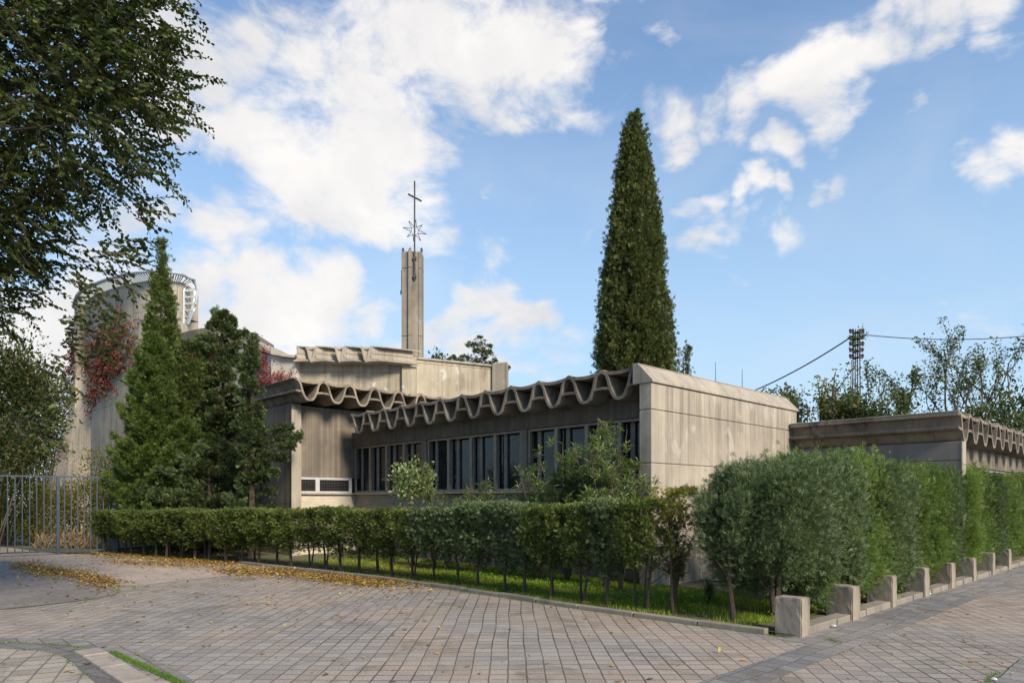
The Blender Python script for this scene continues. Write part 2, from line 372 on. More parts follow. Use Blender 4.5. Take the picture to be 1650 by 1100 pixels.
L_DEAD   = leaf('dead_brush', (.07,.045,.03), (.14,.09,.06), (.22,.15,.10), .2)
L_GRASS  = leaf('grass_blade', (.07,.10,.016), (.19,.26,.03), (.42,.48,.08), .4)
L_WEED   = leaf('weed_leaf', (.06,.13,.015), (.14,.27,.03), (.27,.42,.06), .4)

# ------------------------------------------------------------------ foliage machinery
def frames(d, rng, up=None, roll=None):
    """orthonormal frames whose y axis is d"""
    d = d/np.maximum(np.linalg.norm(d, axis=1, keepdims=True), 1e-6)
    r = rng.normal(size=d.shape) if up is None else np.broadcast_to(np.asarray(up, float), d.shape) + rng.normal(size=d.shape)*.25
    x = np.cross(d, r); x /= np.maximum(np.linalg.norm(x, axis=1, keepdims=True), 1e-6)
    z = np.cross(x, d)
    return np.stack([x, d, z], axis=2)      # columns
def inst(T, F, pos, Rm, sc_):
    k = len(T); n = len(pos)
    V = np.einsum('nij,kj->nki', Rm, T)*np.asarray(sc_).reshape(n, -1, 1) + pos[:, None, :]
    FF = (F[None]+ (np.arange(n)*k)[:, None, None]).reshape(-1, F.shape[1])
    return V.reshape(-1, 3), FF
# templates (unit length along y)
T_LEAF = np.array([(0,0,0),(-.26,.38,.05),(.26,.38,.05),(-.2,.72,.06),(.2,.72,.06),(0,1,-.04),(0,.4,-.03)], float)
F_LEAF = np.array([(0,6,1),(0,2,6),(1,6,3),(6,2,4),(6,4,5),(6,5,3)])
T_RH = np.array([(0,0,0),(-.24,.45,.05),(.24,.45,.05),(0,1,-.05)], float); F_RH = np.array([(0,2,1),(1,2,3)])
T_OLE = np.array([(0,0,0),(-.075,.5,.02),(.075,.5,.02),(0,1,-.08)], float); F_OLE = F_RH
def spray_template(seed, n=6, spread=.55, wid=.06, curl=.15):
    rg = random.Random(seed); V = []; F = []
    def blade(b, d, l, w):
        d = Vector(d).normalized(); s = d.cross(Vector((rg.uniform(-.3,.3), rg.uniform(-.3,.3), 1))).normalized()*w
        i = len(V); b = Vector(b); m_ = b + d*l*.55
        V.extend([tuple(b), tuple(m_-s), tuple(m_+s), tuple(b+d*l)]); F.extend([(i, i+2, i+1), (i+1, i+2, i+3)])
    blade((0,0,0), (0,1,0), 1, wid*1.1)
    for k in range(n):
        y = .08+.7*k/n; sd = -1 if k % 2 else 1
        blade((0,y,0), (sd*spread*rg.uniform(.7,1.3), .75, rg.uniform(-curl,curl*2)), (1-y)*rg.uniform(.55,.85)+.12, wid)
    return np.array(V, float), np.array(F)
SPR = [spray_template(i, 8, .62, .06, .35) for i in range(3)]
FEA = [spray_template(10+i, 8, .45, .036, .4) for i in range(3)]
def sprays(rng, P, D, ln, tpl, jit=.45):
    """several templates mixed"""
    Vs = []; Fs = []; b = 0; n = len(P); w = rng.integers(0, len(tpl), n)
    D = D/np.maximum(np.linalg.norm(D, axis=1, keepdims=True), 1e-6) + rng.normal(size=D.shape)*jit
    for i, (T, F) in enumerate(tpl):
        k = w == i
        if not k.any(): continue
        Rm = frames(D[k], rng); V, FF = inst(T, F, P[k], Rm, ln[k])
        Vs.append(V); Fs.append(FF+b); b += len(V)
    return np.concatenate(Vs), np.concatenate(Fs)

def clump_points(rng, n, centers, sigma):
    i = rng.integers(0, len(centers), n)
    return centers[i] + rng.normal(size=(n, 3))*sigma, i

# ------------------------------------------------------------------ GROUND
def sheet(name, pts, z, m, kind='structure'):
    o = mk(name, [(p[0], p[1], z) for p in pts], [tuple(range(len(pts)))], m); tag(o, kind=kind); return o
M_PAVE  = paving('sett_paving', (.33,.268,.21), (.262,.24,.215), .172, 0.0, .05, .055)
M_PAVE2 = paving('sett_paving_right', (.325,.265,.21), (.262,.23,.20), .172, R(8), .05, .05)
M_PAVED = paving('dark_setts', (.17,.163,.16), (.225,.205,.185), .19, -ANG, .035, .035, tone=.35)
M_PAVEC = paving('dark_curved_setts', (.13,.122,.12), (.16,.15,.145), .2, R(30), .04, .04, tone=.35)
M_PAVEL = paving('light_setts', (.34,.295,.235), (.28,.25,.21), .2, R(-24), .04, .05)
M_ASPH  = ground_mat('worn_asphalt', (.19,.16,.135), (.25,.215,.185), 1.5, .35, spcol=(.24,.22,.2))
M_CONC  = ground_mat('pinkish_concrete', (.42,.34,.27), (.33,.265,.21), 1.2, .3)
M_SAND  = ground_mat('sandy_path', (.42,.35,.26), (.34,.28,.205), 1.0, .4)
M_SOIL  = ground_mat('soil_and_moss', (.12,.09,.06), (.09,.115,.03), 1.6, .3)
M_LAND  = ground_mat('far_ground', (.16,.14,.10), (.09,.11,.05), .3, .3)
G = 600
sheet('ground', [(-G,-50),(G,-50),(G,G*2),(-G,G*2)], -.012, M_LAND)
plaza = [(-40,-12),(40,-12),(40,40),(22,30)] 
# plaza of grey-pink setts in front of the garden
kerb_uv = [(7.72,3.42),(7.62,4.6),(7.52,6.5),(7.52,8.2),(7.50,10.0),(7.42,11.6),(7.22,13.2),(6.98,15.0),(6.75,16.8)]
K = [W(u, v) for u, v in kerb_uv]
left_edge = [gnd(300,912), gnd(180,893), gnd(90,896), gnd(0,899), gnd(-200,905)]
sheet('plaza_paving', [(-45,-12),(20,-12),W(-20,2.95)]+[W(7.6,2.95)]+[(k.x,k.y) for k in K[:]]+[(p.x,p.y) for p in left_edge]+[(-45,20)], .000, M_PAVE)
sheet('sidewalk_paving', [W(-12,2.95), W(-12,1.40), W(60,1.40), W(60,2.95)], .0, M_PAVE2)
sheet('dark_sett_strip', [W(-12,3.17), W(-12,2.76), W(60,2.76), W(60,3.17)], .004, M_PAVED)
sheet('kerbside_paving', [W(7.55,3.17), W(60,3.17), W(60,3.5), W(7.55,3.5)], .002, M_PAVED)
sheet('dark_gutter_strip', [W(-12,1.42), W(-12,-8), W(60,-8), W(60,1.42)], .004, M_PAVED)
def patch(name, pts, z, m): return sheet(name, [gnd(*p) for p in pts], z, m)
patch('concrete_apron', [(-300,912),(-100,908),(15,904),(100,930),(176,948),(225,943),(300,934),(420,922),(447,915),(400,907),(300,895),(240,889),(180,885),(60,890),(-300,897)], .004, M_CONC)
patch('asphalt', [(-300,923),(-60,921),(30,920),(100,933),(176,948),(192,950),(186,958),(150,965),(50,977),(0,982),(-300,990)], .008, M_ASPH)
# curved bands of dark setts, lower left
def band(name, outer, inner, z, m):
    return sheet(name, [gnd(*p) for p in outer]+[gnd(*p) for p in inner[::-1]], z, m)
band('dark_sett_curve', [(-250,1030),(0,1027),(90,1028),(153,1033),(185,1038),(209,1043),(242,1058),(293,1084),(330,1110),(380,1160)],
     [(-250,1038),(0,1035),(60,1037),(110,1040),(150,1045),(173,1049),(229,1075),(275,1098),(310,1125),(330,1160)], .004, M_PAVED)
band('inner_sett_curve', [(-250,1040),(0,1035.5),(60,1037.5),(109,1041.5),(153,1051.5),(185,1068),(224,1099),(262,1130),(280,1160)],
     [(-250,1052),(0,1045),(64,1048.5),(85,1052),(102,1058.5),(117,1068),(127,1079),(153,1100),(175,1125),(190,1160)], .006, M_PAVEC)
patch('light_paving', [(-250,1052),(0,1045),(64,1048.5),(85,1052),(102,1058.5),(117,1068),(127,1079),(153,1100),(175,1125),(190,1160),(-250,1160)], .006, M_PAVEL)
# garden soil inside the kerbs
gpoly = [W(7.9,3.5), W(60,3.5), W(60,40), W(2,40), W(4.0,24), W(5.6,21.0)] + [k+Vector((UX*.1, UY*.1, 0)) for k in K[::-1]]
sheet('garden_soil', gpoly, .03, M_SOIL)
sheet('garden_path', [gnd(-400,897), gnd(0,896), gnd(95,892.5), gnd(165,889.5), gnd(200,880), gnd(130,868), gnd(-30,868), gnd(-400,870)], .012, M_SAND)
patch('wall_foot_slab', [(1128,931),(1200,929),(1212,935),(1160,940),(1130,938)], .06, C_KERB)
# kerbs
def kerb_line(name, pts, w, h, m, side=1, z0=-.02):
    mb = MB(); n = len(pts)
    rowsL = []; 
    for i in range(n):
        d = (pts[min(i+1,n-1)]-pts[max(i-1,0)]); d.z = 0; d.normalize(); nn = Vector((-d.y, d.x, 0))*side
        rowsL.append((pts[i], pts[i]+nn*w))
    for i in range(n-1):
        a, b = rowsL[i]; c, d_ = rowsL[i+1]
        t = (c-a); L_ = t.length; k = max(1, int(round(L_/1.0)))
        for j in range(k):
            f0 = j/k + .004; f1 = (j+1)/k - .004
            p = [a.lerp(c, f0), a.lerp(c, f1), b.lerp(d_, f1), b.lerp(d_, f0)]
            if ((p[1]-p[0]).cross(p[2]-p[1])).z < 0: p = p[::-1]
            hh = h + random.Random(i*7+j).uniform(-.006,.006)
            mb.prism([Vector((q_.x, q_.y, 0)) for q_ in p], (0,0,z0), (0,0,hh))
    o = mb.build(name, m, bevel=.012); tag(o, kind='structure'); return o
kerb_line('garden_kerb', [W(7.69,3.74)]+K[1:], .12, .065, C_KERB, -1)
kerb_line('sidewalk_kerb', [W(7.95+.0, 3.40), W(12,3.40), W(20,3.40), W(30,3.40)], .20, .085, C_KERB, 1)
kerb_line('apron_kerb', [gnd(15,905), gnd(100,928.5), gnd(176,947)], .10, .03, C_KERB, -1)
kerb_line('curve_kerb', [gnd(158,1050), gnd(176,1058), gnd(205,1076), gnd(245,1100), gnd(300,1140)], .22, .05, concrete('worn_kerb_stone', (.36,.31,.25), (.28,.24,.2), .5, 0, .1), -1)

# ------------------------------------------------------------------ FOLDED ROOF PROFILE
PER, DEP = .825, .57
HALF = [(0,-.02),(.065,-.036),(.118,-.085),(.152,-.15),(.172,-.225),(.192,-.30),(.222,-.37),(.255,-.44),(.292,-.50),(.343,-.542),(.4125,-.552)]
def wave_pts(i, per=PER):
    """points of one full period: ridge - trough - ridge"""
    a = [(i*per + s*per/PER, z) for s, z in HALF]; b = [((i+1)*per - s*per/PER, z) for s, z in HALF[::-1]]
    return a + b[1:]
def ribbon(mb, pts, t, to3, a, b):
    """thick strip following 2-D pts (s,z); to3 maps (s,z,depth)"""
    n = len(pts); up = []; dn = []
    for i in range(n):
        p0 = Vector(pts[max(i-1,0)]); p1 = Vector(pts[min(i+1,n-1)]); d = (p1-p0).normalized(); nr = Vector((-d.y, d.x))
        th = t[i] if isinstance(t, list) else t
        p = Vector(pts[i]); up.append(p+nr*th/2); dn.append(p-nr*th/2)
    for i in range(n-1):
        q4 = [dn[i], dn[i+1], up[i+1], up[i]]
        V = [to3(p.x, p.y, a) for p in q4] + [to3(p.x, p.y, b) for p in q4]
        F = [(3,2,1,0),(4,5,6,7),(0,1,5,4),(2,3,7,6)]
        if i == 0: F.append((3,0,4,7))
        if i == n-2: F.append((1,2,6,5))
        mb.add(V, F)
def fold_unit(mb, i, to3, a, b, per=PER, first=False, last=False, zt=0.0, t=.056):
    k = per/PER
    ribbon(mb, [(s, z+zt) for s, z in wave_pts(i, per)], t, to3, a, b)
    s0 = i*per; s1 = (i+1)*per
    # sagging lid over the trough
    lid = [(s0+.075*k+f*(s1-s0-.15*k), zt-.044-.030*math.sin(math.pi*f)) for f in [j/8 for j in range(9)]]
    ribbon(mb, lid, .064, to3, a+.004, b-.003)
    # web that closes the ridge cell
    w = .20*k
    left = [(s0+x, zt-.345+.02*(1-(x/w)**2)) for x in [0, w*.33, w*.66, w]]
    right = [(s1-x, z) for x, z in [(w, left[3][1]), (w*.66, left[2][1]), (w*.33, left[1][1]), (0, left[0][1])]]
    ribbon(mb, left, .05, to3, a+.006, b-.005)
    ribbon(mb, right, .05, to3, a+.006, b-.005)
    # ridge cap bead
    ribbon(mb, [(s0-.05, zt-.010),(s0, zt+.012),(s0+.05, zt-.010)], .035, to3, a+.008, b-.007)

# =========================================================== BUILDING 1: low wing with long window band
def wall_courses(mb, box, joints, top, gap=.016, rec=.02, face=None):
    """wall built of courses with open horizontal joints; box=(x0,x1,y0,y1)"""
    x0, x1, y0, y1 = box; zs = [0.0]+joints+[top]
    for i in range(len(zs)-1):
        a = zs[i] + (gap/2 if i else -.05); b = zs[i+1] - (gap/2 if i < len(zs)-2 else 0)
        mb.box(x0, x1, y0, y1, a, b)
    mb.box(x0+rec, x1-rec, y0+rec, y1-rec, -.04, top-.03)

wing = empty('window_wing', W(10.1, 7.0), ANG)
tag(wing, 'low concrete wing with a long dark window band and blank side wall under sloped capping', 'building')
# local coords: x = u-10.1, y = v-7.0
mb = MB(); wall_courses(mb, (0, 5.9, 0, .26), [.73, 2.23, 3.18], 3.65); mb.build('side_wall', C_WALL, wing, bevel=.01)
# sloped capping: lower edge y=-.03 z=3.66, ridge y=.31 z=4.0
mb = MB()
for a, b in ((-.012, 1.96), (1.972, 3.95), (3.962, 5.93)):
    mb.prism([Vector((a,-.035,3.655)), Vector((a,-.03,3.70)), Vector((a,.29,4.03)), Vector((a,.40,4.03)), Vector((a,.40,3.655))], (0,0,0), (b-a,0,0))
mb.build('capping', C_CAP, wing, bevel=.008)
def t1(s, z, d): return (d, s+.31, z+4.0)      # tubes run along x (u), pattern along y (v)
mb = MB()
for i in range(12): fold_unit(mb, i, t1, 0.0 + .002*(i % 2), 6.1)
mb.box(6.1, 6.16, .3, 10.2, 3.42, 4.0)  # added rear plate, stops light leaking in through the open tubes
mb.build('folded_roof', C_ROOF, wing)
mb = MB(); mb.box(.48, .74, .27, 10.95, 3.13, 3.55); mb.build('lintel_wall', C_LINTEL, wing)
mb = MB(); mb.box(.60, .78, .27, 10.95, -.04, 1.72); mb.build('parapet_wall', M_PLASTER2, wing)
mb = MB(); mb.box(.44, .86, .265, 10.94, 1.724, 1.765); mb.build('sill', C_CAP, wing, bevel=.006)
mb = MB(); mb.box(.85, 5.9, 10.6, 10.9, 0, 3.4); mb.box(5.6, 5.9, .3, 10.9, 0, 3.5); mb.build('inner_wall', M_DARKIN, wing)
for vp in (14.4, 10.72):
    mb = MB(); mb.box(.50, .80, vp-7.0-.10, vp-7.0+.10, 1.766, 3.129); mb.build('pier', C_SHADE, wing, bevel=.01)
bays = [(7.28, 10.61), (10.83, 14.29), (14.51, 17.90)]
for (a, b) in bays:
    a -= 7.0; b -= 7.0
    win = MB(); z0, z1 = 1.768, 3.127; X = .545
    win.box(X, X+.06, a, b, z1-.055, z1); win.box(X, X+.06, a, b, z0, z0+.06)
    win.box(X-.002, X+.058, a, a+.05, z0, z1); win.box(X-.002, X+.058, b-.05, b, z0, z1)
    n = 4; step = (b-a)/n
    wo = win.build('window', M_FRAME, wing, bevel=.004)
    for k in range(n):
        y0 = a+k*step; y1 = y0+step
        if k: 
            mm = MB(); mm.box(X-.012, X+.05, y0-.045, y0+.045, z0+.06, z1-.055); mm.build('mullion', M_FRAME, wo, bevel=.004)
        s_ = MB(); s_.box(X+.12, X+.16, y1-.22-.05, y1-.12-.05, z0+.02, z1-.02); s_.box(X+.118, X+.158, y0+.01, y0+.05, z0+.02, z1-.02)
        s_.build('inner_sash', M_FRAMEIN, wo)
        p_ = MB(); p_.box(X+.17, X+.18, y0+.002, y1-.002, z0+.001, z1-.001); p_.build('pane', M_GLASS, wo)
wing_parts_done = True

# =========================================================== BUILDING 2: entrance wing (left)
ent = empty('entrance_wing', W(8.6, 17.75), ANG)
tag(ent, 'left concrete wing with higher scalloped roof, corner pillar and a small pale framed window', 'building')
# local x = u-8.6, y = v-17.75
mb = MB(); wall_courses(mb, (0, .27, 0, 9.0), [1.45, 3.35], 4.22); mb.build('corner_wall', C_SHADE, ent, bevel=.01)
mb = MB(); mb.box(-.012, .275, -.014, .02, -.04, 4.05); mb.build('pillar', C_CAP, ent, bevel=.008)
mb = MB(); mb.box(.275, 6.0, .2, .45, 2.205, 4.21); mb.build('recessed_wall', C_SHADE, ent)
mb = MB(); mb.box(.275, 2.4, .215, .45, -.04, 1.716); mb.build('plaster_wall', M_PLASTER, ent)
mb = MB(); mb.box(.275, 2.03, .14, .4, 1.72, 1.76); mb.build('sill', C_CAP, ent, bevel=.005)
w_ = MB(); w_.box(.28, 1.97, .17, .22, 2.14, 2.203); w_.box(.28, 1.97, .17, .22, 1.762, 1.815)
for x0, x1 in ((.28,.34), (.80,.93), (1.88,1.97)): w_.box(x0, x1, .168, .218, 1.763, 2.20)
wo = w_.build('window', M_WHITEFR, ent, bevel=.005)
for x0, x1 in ((.34,.80), (.93,1.88)):
    p_ = MB(); p_.box(x0, x1, .215, .225, 1.815, 2.14); p_.build('pane', M_GLASS, wo)
    g_ = MB(); 
    for j in range(1, 7): g_.box(x0, x1, .196, .204, 1.815+j*.046, 1.823+j*.046)
    for j in range(1, int((x1-x0)/.08)): g_.box(x0+j*.08, x0+j*.08+.006, .190, .198, 1.816, 2.139)
    g_.build('grille', M_IRON, wo)
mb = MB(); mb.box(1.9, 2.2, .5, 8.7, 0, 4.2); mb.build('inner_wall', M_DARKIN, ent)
def t2(s, z, d): return (s-.16, d-.55, z+4.83)  # pattern along x (u), tubes along y (v)
mb = MB()
for i in range(9): fold_unit(mb, i, t2, .002*(i % 2), 9.0)
mb.box(-.15, 7.2, 8.46, 8.52, 4.25, 4.83)  # unseen plate added behind the tubes to block light
mb.build('folded_roof', C_ROOF, ent)

# =========================================================== BUILDING 3: rear wing (right)
rear = empty('rear_wing', W(15.6, 3.6), ANG)
tag(rear, 'low rear concrete wing at the right with its scalloped roof edge above the tall hedge', 'building')
# local x = u-15.6, y = v-3.6
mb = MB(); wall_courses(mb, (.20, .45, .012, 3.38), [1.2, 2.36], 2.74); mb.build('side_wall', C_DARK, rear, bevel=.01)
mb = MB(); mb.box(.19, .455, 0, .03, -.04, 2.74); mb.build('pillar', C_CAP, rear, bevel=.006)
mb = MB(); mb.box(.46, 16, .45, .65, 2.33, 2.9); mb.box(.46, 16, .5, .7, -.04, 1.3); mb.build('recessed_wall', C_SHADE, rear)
def t3(s, z, d): return (s, d, z+3.31-.0)
mb = MB()
for i in range(19): fold_unit(mb, i, t3, .002*(i % 2), 3.38)
mb.box(.02, 15.6, 3.385, 3.43, 2.73, 3.31)  # back plate added so the tube hollows stay dark
mb.build('folded_roof', C_ROOF, rear)
mb = MB(); mb.prism([Vector((-.05,0,3.33)), Vector((-.05,0,3.235)), Vector((.0,0,3.225)), Vector((.03,0,3.335))], (0,.01,0), (0,3.36,0)); mb.build('edge_beam', C_ROOF, rear, bevel=.005)
mb = MB(); mb.prism([Vector((-.06,0,3.03)), Vector((.16,0,2.985)), Vector((.16,0,2.95)), Vector((-.04,0,2.975))], (0,.012,0), (0,3.355,0)); mb.build('drip_beam', C_ROOF, rear, bevel=.004)
k0 = .47
for b_ in range(4):
    x0 = k0+b_*3.6; x1 = x0+3.4
    w_ = MB(); w_.box(x0, x1, .50, .56, 2.27, 2.325); w_.box(x0, x1, .50, .56, 1.305, 1.36)
    wo = None
    for j in range(5):
        xx = x0 + (x1-x0)*j/4; w_.box(xx-.035, xx+.035, .498, .558, 1.306, 2.32)
    wo = w_.build('window', M_WHITEFR, rear, bevel=.004)
    for j in range(4):
        xa = x0+(x1-x0)*j/4+.035; xb = x0+(x1-x0)*(j+1)/4-.035
        p_ = MB(); p_.box(xa, xb, .545, .552, 1.36, 2.27); p_.build('pane', M_GLASS, wo)

# =========================================================== CHURCH: nave walls behind the wings
nave = empty('church_nave', at(650, 26.3), 0)
tag(nave, 'taller ochre concrete church walls with patched plaster rising behind the low wings', 'building')
O = Vector(nave.location)
def P3(px, Y, z): return at(px, Y, z) - O
def facet(name, pts2, z0, zt, m, thick=.3, parent=nave, joints=()):
    """vertical wall between two plan points with separate top heights; thickness runs away from the camera"""
    (a, za), (b, zb) = (pts2[0], zt[0]), (pts2[1], zt[1])
    d = (b-a); d.z = 0; d.normalize(); nrm_ = Vector((-d.y, d.x, 0)); 
    if nrm_.y < 0: nrm_ = -nrm_
    mb = MB()
    zs = [z0]+list(joints)
    lv = []
    for i, zz in enumerate(zs):
        t0 = zz + (.008 if i else 0)
        if i < len(zs)-1: lv.append((t0, zs[i+1]-.008, t0, zs[i+1]-.008))
        else: lv.append((t0, za, t0, zb))
    for (a0, a1, b0, b1) in lv:
        poly = [Vector((a.x,a.y,a0)), Vector((b.x,b.y,b0)), Vector((b.x,b.y,b1)), Vector((a.x,a.y,a1))]
        mb.prism(poly, (0,0,0), nrm_*thick)
    c = nrm_*.03
    mb.prism([Vector((a.x,a.y,z0))+c+d*.02, Vector((b.x,b.y,z0))+c-d*.02, Vector((b.x,b.y,zb-.05))+c-d*.02, Vector((a.x,a.y,za-.05))+c+d*.02], (0,0,0), nrm_*(thick-.06))
    return mb.build(name, m, parent)
A0, A1 = P3(474, 26.0, 0), P3(650, 26.3, 0)
B1 = P3(793, 27.8, 0); C1 = P3(817, 27.5, 0)
facet('front_wall', (A0, A1), 0, (6.95, 7.02), C_CHURCH, joints=(6.43,))
facet('right_wall', (P3(656,26.28,0), B1), 0, (7.04, 6.98), C_CHURCH, joints=(6.86,))
mb = MB(); q0 = P3(647.5, 26.14, 0); q1 = P3(671, 26.34, 0)
mb.prism([Vector((q0.x,q0.y,0)), Vector((q1.x,q1.y,0)), Vector((q1.x,q1.y+.4,0)), Vector((q0.x,q0.y+.4,0))], (0,0,0), (0,0,7.05)); mb.build('pilaster', C_CHURCH, nave, bevel=.01)
mb = MB(); e0 = P3(793, 27.66, 0); e1 = P3(817, 27.4, 0); e2 = P3(819.5, 28.3, 0)
mb.prism([Vector((e0.x,e0.y,0)), Vector((e1.x,e1.y,0)), Vector((e1.x+.05,e1.y+.5,0)), Vector((e0.x+.1,e0.y+.6,0))], (0,0,0), (0,0,7.08))
mb.prism([Vector((e1.x-.1,e1.y+.12,0)), Vector((e1.x+.05,e1.y+.12,0)), Vector((e2.x,e2.y,0)), Vector((e2.x-.3,e2.y+.1,0))], (0,0,0), (0,0,6.5))
mb.build('end_fin', C_CHURCH, nave, bevel=.01)
# capping ledge on the right wall
mb = MB(); l0 = P3(652,26.18,0); l1 = P3(794,27.72,0)
mb.prism([Vector((l0.x,l0.y,7.0)), Vector((l1.x,l1.y,6.965)), Vector((l1.x,l1.y,7.035)), Vector((l0.x,l0.y,7.085))], (0,0,0), (.0,.5,0)); mb.build('capping', C_CAP, nave, bevel=.006)
# upper folded roof: narrow V beams running obliquely backwards
mb = MB(); Yf = 25.45
zt = hz(558.5, Yf)
for k_, px in enumerate((478.5, 508.5, 554.5, 597)):
    ext = (1.05, .55) if k_ < 3 else (1.45, .78)
    if k_ == 0: ext = (.62, .35)
    x0 = P3(px, Yf, 0)
    wv = .36
    prof = [(0,0),(.03,-.02),(.05,-.12),(.09,-.30),(.13,-.46),(.18,-.55),(.23,-.46),(.27,-.30),(.31,-.14),(.36,-.02)]
    def to3(s, z, d, x0=x0, ext=ext): return (x0.x - wv + s + ext[0]*d, x0.y + ext[1]*d, zt + z)
    if k_: ribbon(mb, prof, .05, to3, 0, 1)
    ribbon(mb, [(-.02,-.055),(.18,-.09),(.38,.0)] if k_ else [(.34,-.02),(.38,.0)], .05, to3, .004, .99)
    # deep side of the beam seen beyond the V, with a lower roll
    side = [(.36,0),(.365,-.2),(.33,-.26),(.42,-.34)]
    ribbon(mb, [(.36,.01),(.36,-.10),(.375,-.22),(.33,-.27)], .045, to3, .006, .985)
    ribbon(mb, [(.30,-.27),(.36,-.34),(.38,-.42),(.30,-.50),(.22,-.53)], .045, to3, .01, .98)
    ribbon(mb, [(.34,.02),(.75,-.005)], .04, to3, .012, .97)
    ribbon(mb, [(.22,-.53),(.7,-.50)], .04, to3, .012, .97)
mb.build('folded_roof', C_CAP, nave)
# pale block and swooping roof left of the nave
facet('pale_wall', (P3(437,26.0,0), P3(476,25.7,0)), 0, (hz(572,26.0), hz(577,25.7)), C_PALE)
facet('return_wall', (P3(340,29.5,0), P3(437.5,26.02,0)), 0, (hz(572,29.5)+.55, hz(572,26.0)), C_PALE)
mb = MB()
tops = [(330,30.2,532),(352,29.3,529),(372,28.5,531),(395,27.6,540),(415,26.9,551),(437,26.0,564),(458,25.75,570.5),(478,25.6,572)]
bots = [(330,30.2,542),(352,29.3,541),(372,28.5,545),(395,27.6,554),(415,26.9,563),(437,25.95,571.5),(458,25.7,575),(478,25.6,577)]
for i in range(len(tops)-1):
    p = [P3(tops[i][0], tops[i][1], hz(tops[i][2],tops[i][1])), P3(tops[i+1][0], tops[i+1][1], hz(tops[i+1][2],tops[i+1][1])),
         P3(bots[i+1][0], bots[i+1][1]-.1, hz(bots[i+1][2],bots[i+1][1])), P3(bots[i][0], bots[i][1]-.1, hz(bots[i][2],bots[i][1]))]
    mb.prism(p[::-1], (0,0,0), (.5,3.0,0))
mb.build('swooping_roof', C_CAP, nave)
# dark curved ring beam between tower and nave
mb = MB(); npt = 14
ring = []
for i in range(npt+1):
    f = i/npt; px = 288+ (412-288)*f; Y = 28.6 - 1.1*math.sin(math.pi*f); zc = hz(531.5, 28.0) + .0
    ring.append((px, Y, zc))
for i in range(npt):
    a, b = ring[i], ring[i+1]
    pa, pb = P3(a[0],a[1],0), P3(b[0],b[1],0)
    mb.prism([Vector((pa.x,pa.y,a[2]-.62)), Vector((pb.x,pb.y,b[2]-.62)), Vector((pb.x,pb.y,b[2])), Vector((pa.x,pa.y,a[2]))], (0,0,0), (0,2.2,0))
mb.build('curved_beam', C_SHADE, nave)
facet('creeper_wall', (P3(285,28.8,0), P3(350,28.6,0)), 0, (hz(572,28.8), hz(572,28.6)), C_PALE)

# ------------------------------------------------------------------ belfry with cross and star
YT = 27.0
bel = empty('belfry', at(663, YT)+Vector((0,.2,0)), 0)
tag(bel, 'slender grooved concrete belfry topped by a thin metal cross', 'tower')
Ob = Vector(bel.location)
def PB(px, Y, z): return at(px, Y, z)-Ob
zt = hz(405, YT); mb = MB()
def bseg(px0, px1, dy0, dy1, z0, z1):
    a = PB(px0, YT, 0).x; b = PB(px1, YT, 0).x; mb.box(a, b, dy0-.2, dy1-.2, z0, z1)
for (z0, z1) in ((0, 8.02), (8.036, hz(432,YT)-.008), (hz(432,YT)+.008, zt)):
    bseg(647.0, 658, 0, .55, z0, z1)
    bseg(658.2, 663.5, -.10, .5, z0, z1+(.06 if z1 == zt else 0))
    bseg(663.8, 679, .06, .7, z0, z1+.02)
    bseg(674, 679.3, .02, .6, z0, z1+.0)
bseg(648, 678, .05, .5, 0, zt-.05)
mb.build('shaft', concrete('belfry_concrete', (.31,.27,.215), (.20,.175,.14), .8, .2, .25), bel, bevel=.012)
mb = MB(); a = PB(645.3, YT, 0).x; mb.box(a, a+.06, -.05, .05, hz(470,YT), hz(433,YT)); mb.box(a-.03, a+.0, -.06, .04, hz(472,YT), hz(466,YT)); mb.build('downpipe', M_IRON, bel)
for px in (648.5, 660, 678.5):
    mb = MB(); a = PB(px, YT, 0).x; mb.box(a-.04, a+.04, -.1, .0, zt-.0+.04, zt+.16); mb.tube([(a,-.05,zt+.1),(a,-.05,zt+.2)], .02); mb.build('floodlight', M_IRON, bel)
xc = PB(668, YT, 0).x; mb = MB()
mb.box(xc-.028, xc+.028, -.22, -.165, hz(451,YT), hz(292,YT)); mb.build('cross_mast', M_IRON, bel)
mb = MB(); mb.tube([(xc-.245,-.30,hz(314.5,YT)), (xc+.26,-.06,hz(322.5,YT)+.02)], .036, 6); mb.build('cross_arm', M_IRON, bel)
for za, zb_ in ((448,443),(418,414)): mb = MB(); mb.box(xc-.07, xc+.07, -.24, -.10, hz(za,YT), hz(zb_,YT)); mb.build('bracket', M_IRON, bel)
# eight-pointed open wire star
mb = MB(); cz = hz(371, YT); pts = []
for k in range(16):
    t = math.pi*k/8 + .12; r = (.44 if k % 4 == 0 else .46 if k % 2 == 0 else .17)
    if k in (4, 12): r = .56
    pts.append(Vector((xc + r*math.sin(t)*.8, -.14 + .3*math.sin(t)*r, cz + r*math.cos(t)*1.0)))
for k in range(16): mb.tube([pts[k], pts[(k+1) % 16]], .013, 4)
for k in range(1, 16, 2): mb.tube([pts[k], pts[(k+2) % 16]], .008, 4)
mb.build('star', M_STARM, bel)

